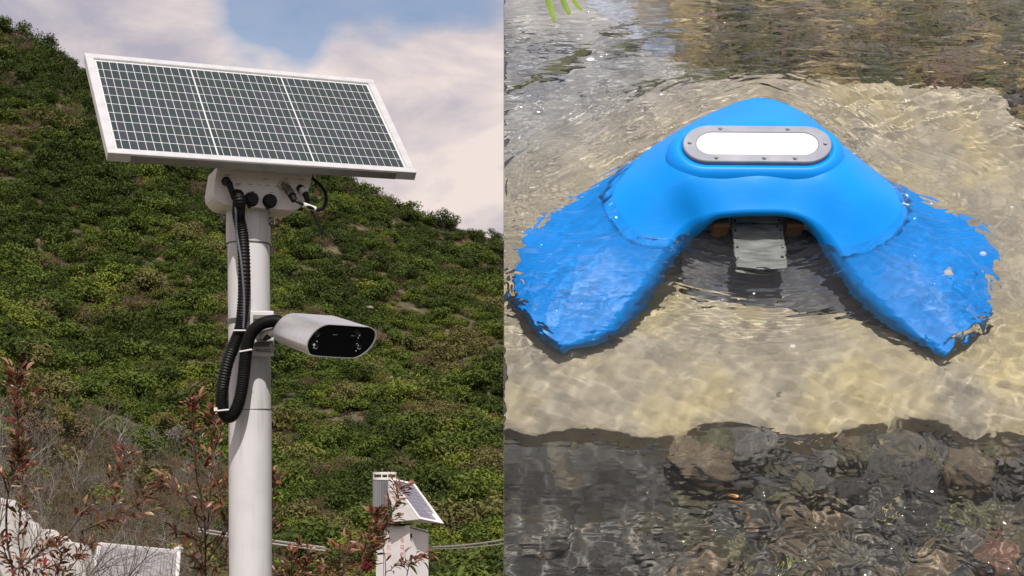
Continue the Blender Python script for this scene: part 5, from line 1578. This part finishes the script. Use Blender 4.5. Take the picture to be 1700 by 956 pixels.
in_w(ribbon("water_weed", [WR(1322, 918, .26), WR(1310, 938, .25), WR(1304, 952, .26)], .004, m_weedg, .8), "short green weed strip near the bottom edge", "weed")
in_w(ribbon("sunken_twig", [WR(1492, 632, .18), WR(1520, 652, .175), WR(1556, 684, .175), WR(1600, 704, .175), WR(1640, 710, .18)], .0045, m_twig_refl, .2), "dark waterlogged twig lying across the lower edge of the sand", "twig")
in_w(ribbon("sunken_twig", [WR(1494, 630, .18), WR(1497, 652, .175)], .0035, m_twig_refl, .2), "short stub beside the dark waterlogged twig", "twig")
# drowned weed beds: many strands nobody could count
v, f = [], []
rw = random.Random(23)
def strand(px, py, d, ln, ang, w):
    global v, f
    p = WR(px, py, d); a0 = ang; k = len(v)
    for i in range(5):
        t = i / 4; q = Vector((p.x + math.cos(a0) * ln * t, p.y + math.sin(a0) * ln * t, p.z + ln * .35 * math.sin(t * 2.2))); a0 += rw.gauss(0, .18)
        s = Vector((-math.sin(a0), math.cos(a0), 0)) * w * (1 - .8 * t)
        v += [q - s, q + s]
    for i in range(4): f.append((k + 2 * i, k + 2 * i + 1, k + 2 * i + 3, k + 2 * i + 2))
for _ in range(700):
    px, py = rw.uniform(1180, 1730), rw.uniform(-30, 122)
    if math.sin(px * .021 + 1) + math.sin(py * .06 + px * .008) < .1: continue
    strand(px, py, rw.uniform(.20, .30), rw.uniform(.04, .12), R(-90) + rw.gauss(0, .5), rw.uniform(.002, .005))
wb_ = link_mesh("drowned_weed", mesh_from("drowned_weed", v, f, m_leafy("dark water weed", (.045, .050, .014), (.15, .14, .045), tr=.1))); wb_.cycles.is_caustics_receiver = True
in_stream(wb_); tag(wb_, kind='stuff')
# green grass blades hanging over the water at the top
tuft = in_stream(empty("grass_tuft")); tag(tuft, "bright green grass blades dipping into the water at the top", "grass tuft")
m_blade = m_leafy("fresh grass blade", (.42, .60, .10), (.55, .70, .20), tr=.45)
for pts_, wd in (([W(890, -45, .10), W(900, -20, .07), (W(912, 5, .035)), W(921, 36, .002)], .0085), ([W(915, -40, .08), W(928, -12, .05), W(938, 8, .02), W(946, 24, .001)], .0085), ([W(925, -40, .06), W(945, -10, .04), W(958, 8, .015), W(966, 16, .002)], .007), ([W(880, -50, .08), W(898, -25, .05), W(906, -8, .03), W(908, 4, .01)], .006)):
    ribbon("blade", pts_, wd, m_blade, .5, tuft)
# froth flecks and bubbles riding on the surface
m_froth = mat("white froth", (.85, .87, .88), .5)
m_bub = bpy.data.materials.new("bubble film"); m_bub.use_nodes = True
bb = m_bub.node_tree.nodes['Principled BSDF']; bb.inputs['Base Color'].default_value = (.9, .93, .95, 1); bb.inputs['Roughness'].default_value = .05; bb.inputs['Alpha'].default_value = .35; bb.inputs['Specular IOR Level'].default_value = 1.0
def fleck(px, py, w_px, label, flat=.35, material=None, name="froth_fleck", cat="froth"):
    bm = bmesh.new(); bmesh.ops.create_icosphere(bm, subdivisions=2, radius=1.0)
    for v_ in bm.verts: v_.co *= 1 + rs.uniform(-.12, .12) * (material is None)
    s = w_px * .00068
    bmesh.ops.scale(bm, vec=(s, s * .75, s * flat), verts=bm.verts)
    o = bm_obj(name, bm, material or m_froth, None, smooth=True); in_w(o, label, cat, "froth and bubbles on the water" ); q = W(px, py, .004); o.location = W_O + W_U * q.x + W_V * q.y + W_N * .004
for a in ((980, 99, 16, "largest white froth fleck, upper left of the float"), (998, 94, 6, "small froth fleck beside the largest one"), (865, 178, 6, "froth fleck at the left seam, the higher of two"), (894, 186, 7, "froth fleck at the left seam, the lower of two"), (1098, 157, 7, "froth fleck above the float's left shoulder"), (1055, 151, 4, "tiny froth fleck left of the one above the shoulder"), (1668, 104, 4, "tiny froth fleck in the dark water at the top right")):
    fleck(*a)
for a in ((1316, 575, 10, "clear bubble on the sand coloured water below the arch"), (1632, 421, 12, "clear bubble off the end of the right arm"), (1680, 344, 7, "small clear bubble near the right edge")):
    fleck(*a, .6, m_bub, "bubble", "bubble")

# olive ribbons, upper left: dark reflections on the water built as strips
for pts_, wd, lab in (([WR(838, 152, .16), WR(880, 132, .15), WR(925, 112, .14), WR(958, 88, .14), WR(985, 72, .15)], .016, "long olive ribbon imitating a dark reflection, slanting up from the left seam"),
                      ([WR(1000, 92, .15), WR(1040, 76, .14), WR(1085, 62, .14), WR(1130, 50, .15)], .012, "olive ribbon imitating a dark reflection below the pink grey water at the top"),
                      ([WR(1025, 160, .16), WR(1090, 138, .15), WR(1160, 124, .15), WR(1240, 118, .16), WR(1300, 120, .17)], .008, "thin olive ribbon imitating a dark reflection curving above the float's bow"),
                      ([WR(990, 58, .16), WR(1030, 46, .15), WR(1065, 36, .15)], .010, "short olive ribbon imitating a dark reflection near the grass blades")):
    in_w(ribbon("reflection_band", pts_, wd, m_twig_refl, .15), lab, "weed", "ribbons imitating reflections in the upper stream")
